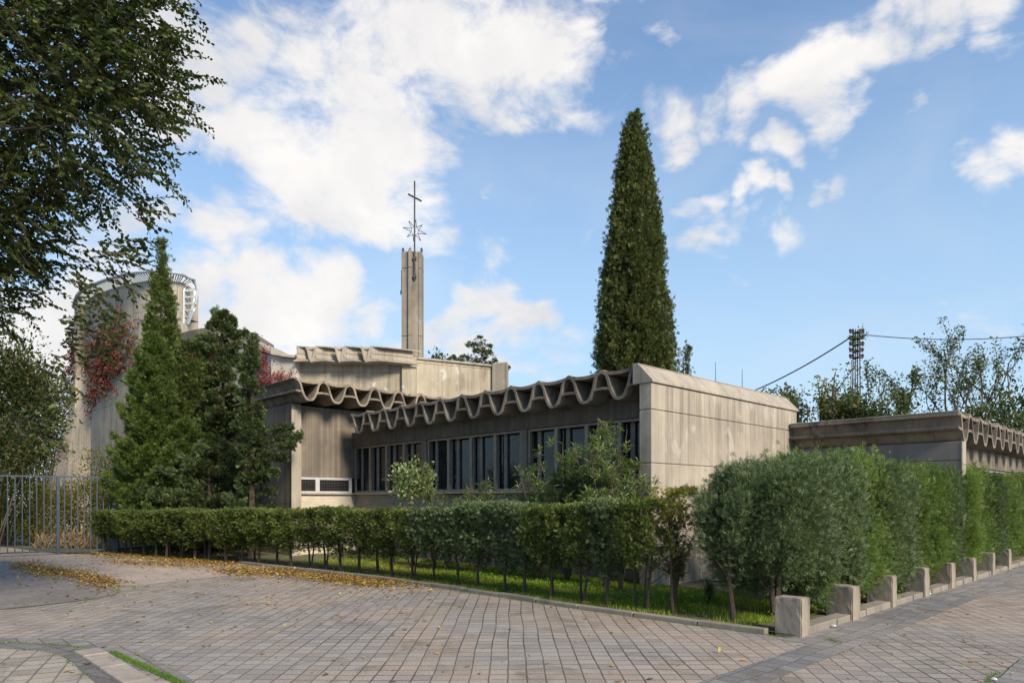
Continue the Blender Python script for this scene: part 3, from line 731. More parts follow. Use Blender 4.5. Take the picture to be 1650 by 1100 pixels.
# ------------------------------------------------------------------ curved apse tower
aps = empty('curved_tower', (-19, 34, 0)); OA = Vector(aps.location)
tag(aps, 'tall curved concrete tower with a flared foot and a rim of white louvres', 'tower')
curve = [(-15.3,32.4),(-14.85,31.5),(-14.75,30.9),(-14.95,30.4),(-15.5,30.15),(-16.3,30.3),(-17.2,30.85),(-18.4,31.8),(-19.8,33.1),(-21.0,34.3),(-22.0,35.5),(-22.9,36.7),(-23.7,37.8),(-24.2,38.5),(-24.3,39.3)]
def catmull(pts, n=5):
    out = []
    for i in range(len(pts)-1):
        p0 = pts[max(i-1,0)]; p1 = pts[i]; p2 = pts[i+1]; p3 = pts[min(i+2,len(pts)-1)]
        for k in range(n):
            t = k/n; out.append(tuple(.5*((2*b)+(-a+c)*t+(2*a-5*b+4*c-d)*t*t+(-a+3*b-3*c+d)*t**3) for a,b,c,d in zip(p0,p1,p2,p3)))
    out.append(tuple(pts[-1])); return out
CV = catmull(curve, 4)
def topz(i):
    x, y = CV[i]; px = 825+1100*x/y
    # height of the rim grows slowly along the wall
    return 11.15 + .9*max(0, min(1, (y-30)/6.5))
def cnorm(i):
    a = CV[max(i-1,0)]; b = CV[min(i+1,len(CV)-1)]; d = Vector((b[0]-a[0], b[1]-a[1], 0)).normalized(); n = Vector((-d.y, d.x, 0))
    return -n if n.dot(Vector((-19-CV[i][0], 40-CV[i][1], 0))) > 0 else n
mb = MB(); nC = len(CV)
lev = [(0, 1), (6.02, 0), (6.036, 0), (9.9, 0), (9.916, 0), (None, 0)]
bands = [(0, 3.6), (3.612, 6.0), (6.014, 9.9), (9.914, None)]
for (z0, z1) in bands:
    for i in range(nC-1):
        P = []
        for j in (i, i+1):
            n_ = cnorm(j); P.append((Vector((CV[j][0], CV[j][1], 0)), n_))
        a0 = z0; a1 = z1 if z1 else topz(i); b1 = z1 if z1 else topz(i+1)
        (pa, na), (pb, nb) = P
        V = [pa+Vector((0,0,a0)), pb+Vector((0,0,a0)), pb+Vector((0,0,b1)), pa+Vector((0,0,a1)),
             pa-na*.35+Vector((0,0,a0)), pb-nb*.35+Vector((0,0,a0)), pb-nb*.35+Vector((0,0,b1)), pa-na*.35+Vector((0,0,a1))]
        V = [v-OA for v in V]
        mb.add(V, [(0,1,2,3),(7,6,5,4),(3,2,6,7),(0,4,5,1)])
for i in range(nC-1):
    V = []
    for j in (i, i+1):
        n_ = cnorm(j); p = Vector((CV[j][0], CV[j][1], 0)) - n_*.03; V += [p+Vector((0,0,0))-OA, p+Vector((0,0,topz(j)-.1))-OA]
    mb.add(V, [(0,2,3,1)])
mb.build('wall', C_APSE, aps)
# flared buttress at the left foot
rows = [(0,62,158),(2.0,72,156),(3.6,83,153.5),(3.7,84,153.5),(6.0,108,149),(6.3,110,148),(8.0,119,140),(9.9,123,131),(11.9,127,128)]
mb = MB(); V = []; F = []
for (z, pl, pr) in rows:
    Yl, Yr = 36.6, 34.95
    l = at(pl, Yl, z)-OA; r = at(pr, Yr+max(0, (149-pr))*.16, z)-OA + Vector((.0,-.06,0)); m1 = l.lerp(r, .5)+Vector((-.05,-.3,0))
    V += [l, m1, r, l+Vector((1.0,1.6,0)), r+Vector((.25,.5,0))]
for i in range(len(rows)-1):
    b = i*5
    F += [(b+3,b,b+5,b+8),(b,b+1,b+6,b+5),(b+1,b+2,b+7,b+6),(b+2,b+4,b+9,b+7)]
mb.add(V, F); ob = mb.build('buttress', concrete('tan_buttress', (.46,.385,.28), (.36,.31,.24), .55, .08, .25, bw=.16), aps)
# louvred rim
inn = []; outr = []
Z = Vector((0,0,1))
for k in range(6):      # vertical strip on the right end, growing downwards
    f = k/6; z = 9.45 + (11.2-9.45)*f
    p = Vector((-14.78, 30.75, z)); w_ = .06+.42*math.sin(min(1, f*1.3)*math.pi/2)
    inn.append(p); outr.append(p+Vector((w_, .25, .05+.1*f)))
for i in range(8, nC-1):
    n_ = cnorm(i); p = Vector((CV[i][0], CV[i][1], topz(i)))
    inn.append(p+n_*.02+Z*.0); outr.append(p+n_*(.48 if i > 11 else .40) + Z*(.28 if i > 10 else .2))
inn = [p-OA for p in inn]; outr = [p-OA for p in outr]
mb = MB(); mb.tube(outr, .055, 8); mb.tube([p+Z*.02 for p in inn], .03, 6)
for i in range(len(outr)-1):
    a, b = outr[i], outr[i+1]; d1 = (inn[i]-a).normalized()*.14; d2 = (inn[i+1]-b).normalized()*.14
    mb.add([a+Z*.045, b+Z*.045, b+d2+Z*.055, a+d1+Z*.055, a-Z*.06, b-Z*.06], [(0,1,2,3),(0,4,5,1)])
mb.build('rim', M_STEEL, aps)
lv = MB()
for i in range(len(outr)-1):
    if i == 6: lv.build('louvres', M_LOUVER, aps); lv = MB()
    nn_ = 2 if i > 8 else 1
    for j in range(nn_):
        f0 = j/nn_; f1 = f0 + .22
        a = inn[i].lerp(inn[i+1], f0); b = outr[i].lerp(outr[i+1], f0); c = inn[i].lerp(inn[i+1], f1); d = outr[i].lerp(outr[i+1], f1)
        lv.add([a, b, d, c, a+Z*.03, b+Z*.03, d+Z*.03, c+Z*.03], [(3,2,1,0),(4,5,6,7),(0,1,5,4),(1,2,6,5),(2,3,7,6),(3,0,4,7)])
lv.build('louvres', M_LOUVER, aps)

# ------------------------------------------------------------------ creepers
def creeper(name, pts, nrm, n, seed, label, size=(.05,.10), m=L_IVY, stems=None):
    rng = np.random.default_rng(seed); pts = np.asarray(pts, float); nrm = np.asarray(nrm, float)
    i = rng.integers(0, len(pts), n)
    P = pts[i] + rng.normal(size=(n,3))*np.array([.09,.05,.12]) + nrm[i]*rng.uniform(.03,.16,(n,1))
    D = nrm[i]*.45 + rng.normal(size=(n,3))*.45 + np.array([0,0,-.8])
    V, F = inst(T_LEAF, F_LEAF, P, frames(D, rng), rng.uniform(size[0], size[1], n))
    base = Vector(P.min(axis=0)); V -= np.array(base)
    root = empty(name, base); tag(root, label, 'creeper')
    mk_np('foliage', V, F, m, root)
    if stems:
        mb = MB()
        for s in stems: mb.tube([Vector(p)-base for p in s], [.03]+[.018]*(len(s)-2)+[.006] if len(s) > 2 else .015, 5)
        mb.build('stem', M_BARK2, root)
    return root
def on_tower(px, z):
    best = min(range(nC), key=lambda i: abs(825+1100*CV[i][0]/CV[i][1]-px) + (0 if 8 <= i < nC-1 else 1e3))
    n_ = cnorm(best); return Vector((CV[best][0], CV[best][1], z)) + n_*.02, n_
rg = random.Random(5); pp = []; nn = []; stems = []
def tower_spot(px, py):
    p, n_ = on_tower(px, 0); z = hz(py, p.y); return Vector((p.x + (px-(825+1100*p.x/p.y))*p.y/1100, p.y, z))+n_*.02, n_
root_s = tower_spot(122, 680)[0]
arms = [[(125,690),(140,650),(160,610),(185,560),(205,525),(190,517)], [(125,690),(150,640),(180,600),(212,560),(222,545)], [(130,660),(165,620),(205,590),(232,577)],
        [(125,690),(135,610),(150,570),(165,540)], [(130,690),(150,660),(165,620),(172,590)], [(125,640),(128,590),(127,545),(126,515)],[(150,640),(185,625),(165,600)]]
for arm in arms:
    st = []
    for (x, y) in arm: p, n_ = tower_spot(x, y); st.append(p+n_*.05)
    stems.append(st)
    for k in range(len(arm)-1):
        for j in range(9):
            f = j/9; x = arm[k][0]*(1-f)+arm[k+1][0]*f; y = arm[k][1]*(1-f)+arm[k+1][1]*f
            p, n_ = tower_spot(x+rg.gauss(0,3), y+rg.gauss(0,4)); pp.append(p); nn.append(n_)
for k in range(300):
    x = rg.gauss(172, 20); y = 575+rg.gauss(0, 28) - (x-168)*.5
    p, n_ = tower_spot(x, y); pp.append(p); nn.append(n_)
for k in range(160):
    x = 124+rg.gauss(0,5); y = rg.uniform(520, 690); p, n_ = tower_spot(x-(y-600)*.05, y); p = p + n_*.12; pp.append(p); nn.append(n_)
creeper('virginia_creeper', pp, nn, 5600, 3, 'red and brown creeper climbing the left side of the curved tower', (.09,.17), L_IVY, stems)
pp = []; nn = []
for k in range(120):
    x = rg.uniform(306, 348); y = rg.uniform(566, 625); p = at(x, 28.55, hz(y, 28.55)); pp.append(p); nn.append(Vector((0,-1,0)))
creeper('virginia_creeper', pp, nn, 900, 4, 'bright red creeper hanging below the dark curved beam between the trees', (.12,.2), leaf('scarlet_creeper', (.18,.02,.025), (.30,.03,.04), (.42,.05,.07), .3))
pp = []; nn = []; stems = []
for k in range(240):
    f = rg.random(); x = 418 + rg.gauss(0, 9) + f*6; y = rg.uniform(560, 640)
    if rg.random() < .35: x = rg.uniform(395, 470); y = 622-(x-395)*.30+rg.gauss(0,4)
    Y = 26.0 + max(0, (437-x))*.036 - max(0, (x-437))*.0077 - .08
    pp.append(at(x, Y, hz(y, Y))); nn.append(Vector((.2,-1,0)).normalized())
stems = [[at(430,26.2,hz(640,26.2)), at(448,25.85,hz(612,25.85)), at(473,25.65,hz(597,25.65))], [at(425,26.3,hz(640,26.3)), at(418,26.5,hz(600,26.5)), at(412,26.7,hz(560,26.7))]]
creeper('virginia_creeper', pp, nn, 800, 6, 'pinkish red creeper on the pale wall beside the upper folded roof', (.08,.15), leaf('crimson_creeper', (.16,.03,.03), (.26,.05,.055), (.36,.10,.10), .3), stems)

# ------------------------------------------------------------------ conifers
def column_cypress(name, loc, H, prof, seed, m, n, ln, label, tpl=SPR, trunk_h=1.0, rag=.08, group=None, lean=(0,0)):
    """prof: list of (height fraction, radius)"""
    rng = np.random.default_rng(seed)
    hf = np.array([p[0] for p in prof]); hr = np.array([p[1] for p in prof])
    # upright boughs: clumps near the surface
    nc = max(60, int(n/26))
    w = np.interp(np.linspace(0,1,200), hf, hr)+.05; cdf = np.cumsum(w)/w.sum()
    h = np.interp(rng.random(nc), cdf, np.linspace(0,1,200)); r = np.interp(h, hf, hr)
    a = rng.random(nc)*2*math.pi; rr = r*np.where(rng.random(nc) < .75, rng.uniform(.82, 1.0, nc), rng.uniform(.2, .8, nc))*rng.uniform(.86, 1.0+rag*1.6, nc)
    cen = np.stack([np.cos(a)*rr + lean[0]*h*H, np.sin(a)*rr+lean[1]*h*H, h*H], axis=1)
    P, i = clump_points(rng, n, cen, np.array([.075,.075,.16])*(ln/.16))
    P[:,2] = np.clip(P[:,2], .15, H*1.01)
    out = np.stack([np.cos(a[i]), np.sin(a[i]), np.full(n, .9)], axis=1)
    V, F = sprays(rng, P, out, rng.uniform(.6, 1.25, n)*ln, tpl, .4)
    root = empty(name, loc); tag(root, label, 'tree', group)
    mk_np('crown', V, F, m, root)
    mb = MB(); mb.tube([(0,0,-.1),(0,0,H*.4),(lean[0]*H*.9,lean[1]*H*.9,H*.9)], [.05+H*.011, .04+H*.007, .01], 8)
    for k in range(10):
        t = rng.random()*6.28; z = .3+rng.random()*H*.3; rr_ = np.interp(z/H, hf, hr)*.8
        mb.tube([(0,0,z),(math.cos(t)*rr_*.5,math.sin(t)*rr_*.5,z+.15),(math.cos(t)*rr_,math.sin(t)*rr_,z+.5)], [.03,.02,.008], 5)
    mb.build('trunk', M_BARK, root); return root
column_cypress('italian_cypress', at(1022, 24.5), hz(193,24.5), [(0,.9),(.25,1.10),(.4,1.06),(.55,.92),(.68,.75),(.80,.55),(.9,.37),(.96,.24),(1,.08)], 1, L_CYP, 80000, .17,
    'tall dark pointed cypress rising behind the folded roof', rag=.26)
column_cypress('italian_cypress', at(1101, 27), hz(548,27), [(0,.5),(.6,.42),(.85,.22),(1,.05)], 2, L_CYP, 2600, .2, 'thin small cypress tip just right of the tall cypress')
column_cypress('italian_cypress', at(260, 22.3), hz(392,22.3), [(0,.6),(.3,.68),(.5,.62),(.65,.46),(.78,.27),(.88,.13),(.95,.06),(1,0)], 3, L_CYP2, 26000, .15,
    'slim pointed cypress in front of the curved tower', rag=.14)
column_cypress('cypress', at(306, 21.2), hz(557,21.2), [(0,.9),(.4,.95),(.65,.78),(.85,.55),(.95,.3),(1,.12)], 4, L_CYP2, 16000, .16, 'rounded mid green cypress just right of the slim pointed one')


def tier_conifer(name, loc, H, R0, seed, m, label, nb=70, ln=.15, prof=None, z0=.25, droop=.12, extra=(), dens=1.0, tpl=SPR):
    rng = np.random.default_rng(seed); rg = random.Random(seed)
    Ps = []; Ds = []; Ls = []; mb = MB(); mb.tube([(0,0,-.1),(.05,0,H*.5),(0,0,H*.97)], [.10,.06,.01], 7)
    br = []
    for k in range(nb):
        f = (k+rg.random())/nb; z = z0 + f*(H*.97-z0); r = np.interp(z/H, [p[0] for p in prof], [p[1] for p in prof])*R0*rg.uniform(.4, 1.25)
        t = rg.random()*6.283 
        br.append((z, t, r))
    br += list(extra)
    for (z, t, r) in br:
        d = Vector((math.cos(t), math.sin(t), .35)); pts = []
        ns = 6; p = Vector((0,0,z))
        for s in range(ns+1):
            g_ = s/ns; pts.append(Vector((math.cos(t)*r*g_, math.sin(t)*r*g_, z + r*(.28*g_ - droop*g_*g_) )))
        mb.tube(pts, [.022*(1-.8*s/ns) for s in range(ns+1)], 4)
        n = int((60+r*190)*dens)
        g_ = np.sqrt(rng.random(n)); side = rng.normal(size=n)*.095*(1.15-g_)*(1+r) ; up = rng.normal(size=n)*.05
        x = r*g_*math.cos(t) - math.sin(t)*side; y = r*g_*math.sin(t)+math.cos(t)*side; zz = z + r*(.28*g_-droop*g_*g_) + up + .02
        Ps.append(np.stack([x,y,zz], 1)); 
        Ds.append(np.stack([np.full(n, math.cos(t))-math.sin(t)*side*5, np.full(n, math.sin(t))+math.cos(t)*side*5, np.full(n,.45)], 1))
        Ls.append(rng.uniform(.6,1.2,n)*ln)
    P = np.concatenate(Ps); D = np.concatenate(Ds); Ln = np.concatenate(Ls)
    V, F = sprays(rng, P, D, Ln, tpl, .45)
    root = empty(name, loc); tag(root, label, 'tree'); mk_np('crown', V, F, m, root); mb.build('trunk', M_BARK, root); return root
tier_conifer('green_conifer', at(246, 20.6), hz(535,20.6), 1.02, 14, L_LEY, 'broad fresh green conifer with upswept boughs beside the gate end of the hedge', 210, .17,
             [(0,.75),(.12,1.0),(.3,1.0),(.5,.80),(.7,.55),(.87,.34),(1,.06)], droop=-.45, dens=1.15, tpl=FEA)
tier_conifer('green_conifer', at(296, 20.2), 3.9, .9, 15, L_LEY, 'shorter green conifer between the broad one and the dark ragged ones', 110, .16,
             [(0,.8),(.2,1.0),(.5,.85),(.8,.5),(1,.1)], droop=-.35, dens=1.1, tpl=FEA)
pr1 = [(0,1.0),(.2,1.05),(.4,.9),(.55,.55),(.7,.42),(.85,.40),(1,.10)]
tier_conifer('dark_conifer', at(358, 21.3), hz(492,21.3), 1.35, 11, L_CONE, 'dark irregular conifer with a ragged top left of the entrance wing', 105, .15, pr1, dens=1.0,
             extra=((6.6,.0,.75),(6.5,3.2,.7),(6.9,2.6,.4),(7.0,.4,.35),(6.2,3.4,.95),(5.9,.2,.7)))
tier_conifer('dark_conifer', at(404, 18.3), hz(532,18.3), .70, 12, L_CONE, 'ragged conifer with a long low bough reaching across the corner pillar', 90, .14, [(0,.9),(.2,1.0),(.4,.65),(.6,.5),(.8,.38),(1,.08)], dens=.75,
             extra=((2.75,-.3,1.35),(3.0,-.18,1.45),(2.5,-.35,1.15),(2.1,-.5,.95),(3.25,-.22,1.2)))
tier_conifer('dark_conifer', at(335, 19.6), 3.3, 1.45, 13, L_CONE, 'low spreading conifer in the shade behind the hedge below the ragged conifers', 60, .15, [(0,1.0),(.4,1.0),(.8,.6),(1,.2)])

# ------------------------------------------------------------------ clipped hedge along the garden kerb
def hedge_bush(name, seed, hw, hd, zb, zt, n, m, ln=.075, stems=1, tpl=SPR, legs_bare=.45, shoots=0):
    """clipped bush: box-like top, ragged underside; local x across, y along hedge"""
    rng = np.random.default_rng(seed); rg = random.Random(seed)
    nc = int(n/22)
    # clump centres pressed against a rounded box
    c = rng.uniform(-1, 1, (nc,3)); k = rng.random(nc)
    ax = rng.integers(0, 4, nc); s = np.where(rng.random(nc) < .5, -1, 1)
    c[ax==0,0] = s[ax==0]*rng.uniform(.82,1.0,(ax==0).sum()); c[ax==1,1] = s[ax==1]*rng.uniform(.8,1.05,(ax==1).sum()); c[ax==2,2] = rng.uniform(.86,1.0,(ax==2).sum())
    z = zb + (c[:,2]*.5+.5)*(zt-zb)
    taper = np.clip(.28+1.25*(z-zb)/(zt-zb), .28, 1.0)
    cen = np.stack([c[:,0]*hd*taper, c[:,1]*hw*np.clip(taper+.12,0,1), z], 1)
    P, i = clump_points(rng, n, cen, .045)
    D = np.stack([c[i,0]*1.0, c[i,1]*.7, .55+c[i,2]*.45], 1) + rng.normal(size=(n,3))*.25
    ztl = zt + .03*np.sin(P[:,1]*9+seed)+.02*np.sin(P[:,0]*17+seed*2); top = P[:,2] > ztl; P[top,2] = ztl[top] + (P[top,2]-ztl[top])*.4
    low = (P[:,2] < zb+.22) & (rng.random(n) < .45); P = P[~low]; D = D[~low]; n = len(P)
    V, F = sprays(rng, P, D, rng.uniform(.6,1.3,n)*ln, tpl, .35)
    root = empty(name); mk_np('crown', V, F, m, root)
    mb = MB()
    for q_ in range(stems):
        x0 = rg.uniform(-.04,.04)+q_*.05; y0 = rg.uniform(-.05,.05)+q_*.09; r0 = rg.uniform(.020,.032)*(1 if q_==0 else .6)
        lx = rg.uniform(-.06,.06); ly = rg.uniform(-.10,.10)
        pts = [(x0+lx*j/5+rg.uniform(-.012,.012), y0+ly*j/5+rg.uniform(-.015,.015), -.03+(zt*.75)*j/5) for j in range(6)]
        mb.tube(pts, [r0*1.25, r0, r0*.9, r0*.75, r0*.5, r0*.3], 7)
        for j in range(7):
            zz = rg.uniform(zb*.55, zt*.75); t = rg.random()*6.28; l = rg.uniform(.12,.3)
            bx = x0+lx*zz/(zt*.75); by = y0+ly*zz/(zt*.75)
            mb.tube([(bx,by,zz),(bx+math.cos(t)*l*.5,by+math.sin(t)*l*.5,zz+l*.35),(bx+math.cos(t)*l,by+math.sin(t)*l,zz+l*.8)], [r0*.4,r0*.3,r0*.12], 5)
    mb.build('trunk', M_BARK, root)
    return root
ORD = ['first','second','third','fourth','fifth','sixth','seventh','eighth','ninth','tenth','eleventh','twelfth','thirteenth','fourteenth','fifteenth','sixteenth','seventeenth','eighteenth','nineteenth','twentieth',
       'twenty-first','twenty-second','twenty-third','twenty-fourth','twenty-fifth','twenty-sixth','twenty-seventh','twenty-eighth','twenty-ninth','thirtieth','thirty-first','thirty-second','thirty-third','thirty-fourth','thirty-fifth','thirty-sixth']
hg = 'clipped bushes of the low hedge'
protoG = [hedge_bush('hedge_bush', 20+i, .30, .31, .42+.10*(i%3), 1.50, 4300, L_HEDGE, .062, 1+(i%3)) for i in range(5)]
protoB = [hedge_bush('hedge_bush', 30+i, .30, .31, .42+.12*(i%2), 1.52, 4300, L_HEDGEB, .066, 1+(i%2)) for i in range(3)]
used = set()
# hedge line in building coordinates, starting near the corner stone
hl = [(7.95,5.25),(7.92,6.4),(7.88,8.2),(7.86,10.0),(7.78,11.6),(7.55,13.2),(7.25,15.0),(6.6,17.3),(5.95,19.8),(5.45,22.4),(5.3,23.3)]
hw_ = [W(u, v) for u, v in hl]
seg = [0.0]
for i in range(len(hw_)-1): seg.append(seg[-1] + (hw_[i+1]-hw_[i]).length)
def along(s):
    for i in range(len(seg)-1):
        if s <= seg[i+1] or i == len(seg)-2:
            f = (s-seg[i])/(seg[i+1]-seg[i]); p = hw_[i].lerp(hw_[i+1], f); d = (hw_[i+1]-hw_[i]).normalized(); return p, d
rg = random.Random(77); s = .35; k = 0
while s < seg[-1]:
    p, d = along(s)
    blue = 5 <= k <= 8 or (k < 5 and rg.random() < .3)
    pool = protoB if blue else protoG
    pr = pool[rg.randrange(len(pool))]
    if pr.name in used: o = copy_tree(pr)
    else: o = pr; used.add(pr.name)
    o.location = (p.x+rg.uniform(-.05,.05), p.y+rg.uniform(-.05,.05), .03)
    o.rotation_euler = (0, 0, math.atan2(d.y, d.x)-math.pi/2 + (math.pi if rg.random() < .5 else 0) + rg.uniform(-.12,.12))
    far = s/seg[-1]
    hh = .985 - .21*far**.8
    o.scale = (1.08+.1*far, 1.0, hh*rg.uniform(.965,1.03))
    num = ORD[k] if k < len(ORD) else 'far'
    tag(o, '%s clipped %s bush of the low hedge, counted from its right end' % (num, 'bluish' if blue else 'dark green'), 'hedge bush', hg)
    s += .58 + rg.uniform(-.09,.10); k += 1
for pr in protoG+protoB:
    if pr.name not in used:
        for ch in [x for x in bpy.data.objects if x.parent == pr]: bpy.data.objects.remove(ch)
        bpy.data.objects.remove(pr)
# thin rusty-tipped bush at the hedge end
o = hedge_bush('hedge_bush', 55, .20, .22, .80, 1.66, 950, leaf('rusty_hedge', (.06,.075,.018), (.16,.165,.038), (.32,.34,.08), .4, (.20,.10,.04), .22), .07, 1)
o.location = (W(7.98,5.12).x, W(7.98,5.12).y, .03); o.rotation_euler = (0,0,ANG); tag(o, 'thin brown tipped bush that ends the low hedge, its bare stem showing', 'hedge bush', hg)
o = hedge_bush('hedge_bush', 56, .16, .2, .35, 1.15, 900, L_HEDGEY, .07, 1)
o.location = gnd(408,905)*1.0; o.location.z = .03; tag(o, 'small yellow green bush sticking out of the front of the low hedge', 'hedge bush', hg)

# ------------------------------------------------------------------ tall feathery hedge along the sidewalk
def tall_bush(name, seed, rx, ry, zb, zt, n, m, ln, stems=2, shoots=6, m2=None):
    rng = np.random.default_rng(seed); rg = random.Random(seed)
    nc = int(n/40)
    v = rng.normal(size=(nc,3)); v /= np.linalg.norm(v, axis=1, keepdims=True)
    r = rng.uniform(.72, 1.0, nc)**.6
    # superellipsoid, fuller at the shoulders
    e = np.sign(v)*np.abs(v)**.55; e /= np.maximum(np.abs(e).max(axis=1, keepdims=True), 1e-6)**.55
    c = e*r[:,None]
    zc = (zb+zt)/2; hzz = (zt-zb)/2
    cen = np.stack([c[:,0]*rx, c[:,1]*ry, zc+c[:,2]*hzz], 1)
    P, i = clump_points(rng, n, cen, np.array([.055,.055,.10]))
    D = np.stack([c[i,0]*.9, c[i,1]*.9, .7+c[i,2]*.5], 1)
    V, F = sprays(rng, P, D, rng.uniform(.55,1.3,n)*ln, FEA, .42)
    root = empty(name); 
    # long shoots breaking the top
    Vs = [V]; Fs = [F]; b = len(V)
    for s_ in range(shoots):
        x, y = rg.uniform(-.8,.8)*rx, rg.uniform(-.8,.8)*ry; L_ = rg.uniform(.15,.42); t = rg.uniform(-.25,.25); u_ = rg.uniform(-.25,.25)
        nn_ = 34; g_ = rng.random(nn_); PP = np.stack([x+t*g_*L_, y+u_*g_*L_, zt-.12+g_*L_], 1); DD = np.stack([rng.normal(size=nn_)*.6, rng.normal(size=nn_)*.6, np.full(nn_, 1.0)], 1)
        V2, F2 = sprays(rng, PP, DD, (1.15-g_)*ln*.9, FEA, .3); Vs.append(V2); Fs.append(F2+b); b += len(V2)
    mk_np('crown', np.concatenate(Vs), np.concatenate(Fs), m, root)
    mb = MB()
    for q_ in range(stems):
        x0, y0 = rg.uniform(-.12,.12), rg.uniform(-.12,.12); r0 = rg.uniform(.03,.05)
        pts = [(x0*(1+j*.6), y0*(1+j*.6), -.03+zt*.8*j/5) for j in range(6)]
        mb.tube([(a_[0]+rg.uniform(-.02,.02), a_[1]+rg.uniform(-.02,.02), a_[2]) for a_ in pts], [r0*1.2,r0,r0*.85,r0*.7,r0*.45,r0*.2], 7)
        for j in range(8):
            zz = rg.uniform(.3, zt*.8); t = rg.random()*6.28; l = rg.uniform(.25,.55)
            mb.tube([(x0,y0,zz),(x0+math.cos(t)*l*.5,y0+math.sin(t)*l*.5,zz+l*.2),(x0+math.cos(t)*l,y0+math.sin(t)*l,zz+l*.6)], [.014,.010,.004], 5)
    mb.build('trunk', M_BARK, root); return root
tg = 'bushes of the tall hedge behind the concrete blocks'
o = tall_bush('tall_hedge_bush', 60, .36, .34, .95, 1.54, 5200, L_HEDGEB, .085, 1, 2); o.location = W(8.14,4.40,.03); o.rotation_euler=(0,0,ANG); tag(o, 'blue green bush on a single bare stem at the left end of the tall hedge', 'hedge bush', tg)
o = tall_bush('tall_hedge_bush', 61, .72, .60, .66, 1.86, 20000, L_HEDGEB, .085, 2, 3); o.location = W(8.68,4.10,.03); o.rotation_euler=(0,0,ANG); tag(o, 'large blue green bush with dark twin trunks right behind the corner stone', 'hedge bush', tg)
tp = [tall_bush('tall_hedge_bush', 62+i, .78, .75, .27, 2.03, 22000, [L_HEDGEB, L_HEDGEF, L_HEDGEB, L_HEDGEF][i], .090, 2, 7+3*(i%2)) for i in range(4)]
order = [0,1,2,3,1,0,3,1,2,3,1,3,1,3,1,3,1,0,3]; tu = set(); rg = random.Random(9)
us = [9.55+1.12*i for i in range(19)]
for i, (u, w_) in enumerate(zip(us, order)):
    o = tp[w_] if w_ not in tu else copy_tree(tp[w_]); tu.add(w_)
    o.location = W(u, 4.25+rg.uniform(-.06,.06), .03); o.rotation_euler = (0,0,ANG+rg.choice([0,math.pi])+rg.uniform(-.2,.2))
    o.scale = (1, 1, rg.uniform(.97,1.05))
    blue = w_ in (0,2)
    tag(o, '%s dense bush of the tall hedge counted from the corner stone, %s' % (ORD[i], 'feathery and bluish' if blue else 'feathery and bright green'), 'hedge bush', tg)

# ------------------------------------------------------------------ concrete blocks along the kerb
def block_mesh(seed, du=.26, dv=.32, h=.455):
    rg = random.Random(seed); import bmesh
    bm = bmesh.new(); bmesh.ops.create_cube(bm, size=1)
    for v in bm.verts: v.co = Vector(((v.co.x+.5)*du, (v.co.y+.5)*dv, (v.co.z+.5)*(h+.06)-.06))
    bmesh.ops.bevel(bm, geom=list(bm.edges), offset=.012, segments=2, affect='EDGES')
    bmesh.ops.subdivide_edges(bm, edges=list(bm.edges), cuts=5, use_grid_fill=True)
    from mathutils import noise
    for v in bm.verts:
        n = noise.noise_vector(v.co*9+Vector((seed*3.1,0,0))); n2 = noise.noise(v.co*22+Vector((seed,0,0)))
        v.co += n*.003 + v.normal*n2*.004
        edge = sum(1 for a, L_ in ((v.co.x,du),(v.co.y,dv),(v.co.z,h)) if min(abs(a), abs(a-L_)) < .02)
        if edge >= 2 and noise.noise(v.co*14+Vector((seed*5,3,0))) > .12: v.co -= v.normal*.007
    me = bpy.data.meshes.new('concrete_block'); bm.to_mesh(me); bm.free(); me.materials.append(C_BLOCK); return me
bl = ['chipped square concrete corner stone at the meeting of the two kerbs', 'concrete kerb block next after the chipped corner stone', 'third concrete kerb block, corner stone being first, beside low green weeds',
      'fourth concrete kerb block, corner stone being first, white litter at its foot', 'fifth concrete kerb block, corner stone being first, with a pale street face', 'sixth concrete kerb block counting the corner stone as first', 'seventh and farthest clearly seen concrete kerb block from the corner stone', 'last concrete kerb block, almost hidden under the hedge at far right']
for i, lab in enumerate(bl):
    me = block_mesh(i, .26 if i == 0 else .25, .32 if i == 0 else .36)
    o = bpy.data.objects.new('concrete_block', me); COL.objects.link(o)
    o.location = W(7.83+1.555*i, 3.37); o.rotation_euler = (random.Random(i+9).uniform(-.02,.02),random.Random(i+5).uniform(-.02,.02),ANG+random.Random(i).uniform(-.05,.05)); o.scale = (1,1,random.Random(i+3).uniform(.96,1.05)); tag(o, lab, 'block', 'concrete blocks along the sidewalk kerb')

# ------------------------------------------------------------------ broadleaf shrubs and trees
def leafy_shrub(name, loc, rad, seed, n, size, m, label, T=T_RH, F=F_RH, stems=5, cat='shrub', zb=.3, clump=.12, cl=None, up=.3, group=None, bark=M_BARK2, sphere=.8):
    rng = np.random.default_rng(seed); rg = random.Random(seed)
    nc = cl or max(20, int(n/30)); v = rng.normal(size=(nc,3)); v /= np.linalg.norm(v, axis=1, keepdims=True); v *= rng.uniform(.4,1,(nc,1))**.5
    cen = v*np.array(rad) + np.array([0,0,zb+rad[2]])
    P, i = clump_points(rng, n, cen, clump); D = v[i]*sphere + rng.normal(size=(n,3))*.7 + np.array([0,0,up])
    V, FF = inst(T, F, P, frames(D, rng), rng.uniform(.7,1.25,n)*size)
    root = empty(name, loc); tag(root, label, cat, group); mk_np('crown', V, FF, m, root)
    mb = MB()
    for k in range(stems):
        c = cen[rng.integers(0,nc)]; b0 = Vector((rg.uniform(-.1,.1), rg.uniform(-.1,.1), -.05)); c = Vector(c); mid = b0.lerp(c, .5)+Vector((rg.uniform(-.1,.1),rg.uniform(-.1,.1),.1))*rad[2]
        mb.tube([b0, mid, c], [.012+.012*rad[2], .008+.008*rad[2], .004], 5)
    mb.build('trunk' if cat == 'tree' else 'stem', bark, root); return root
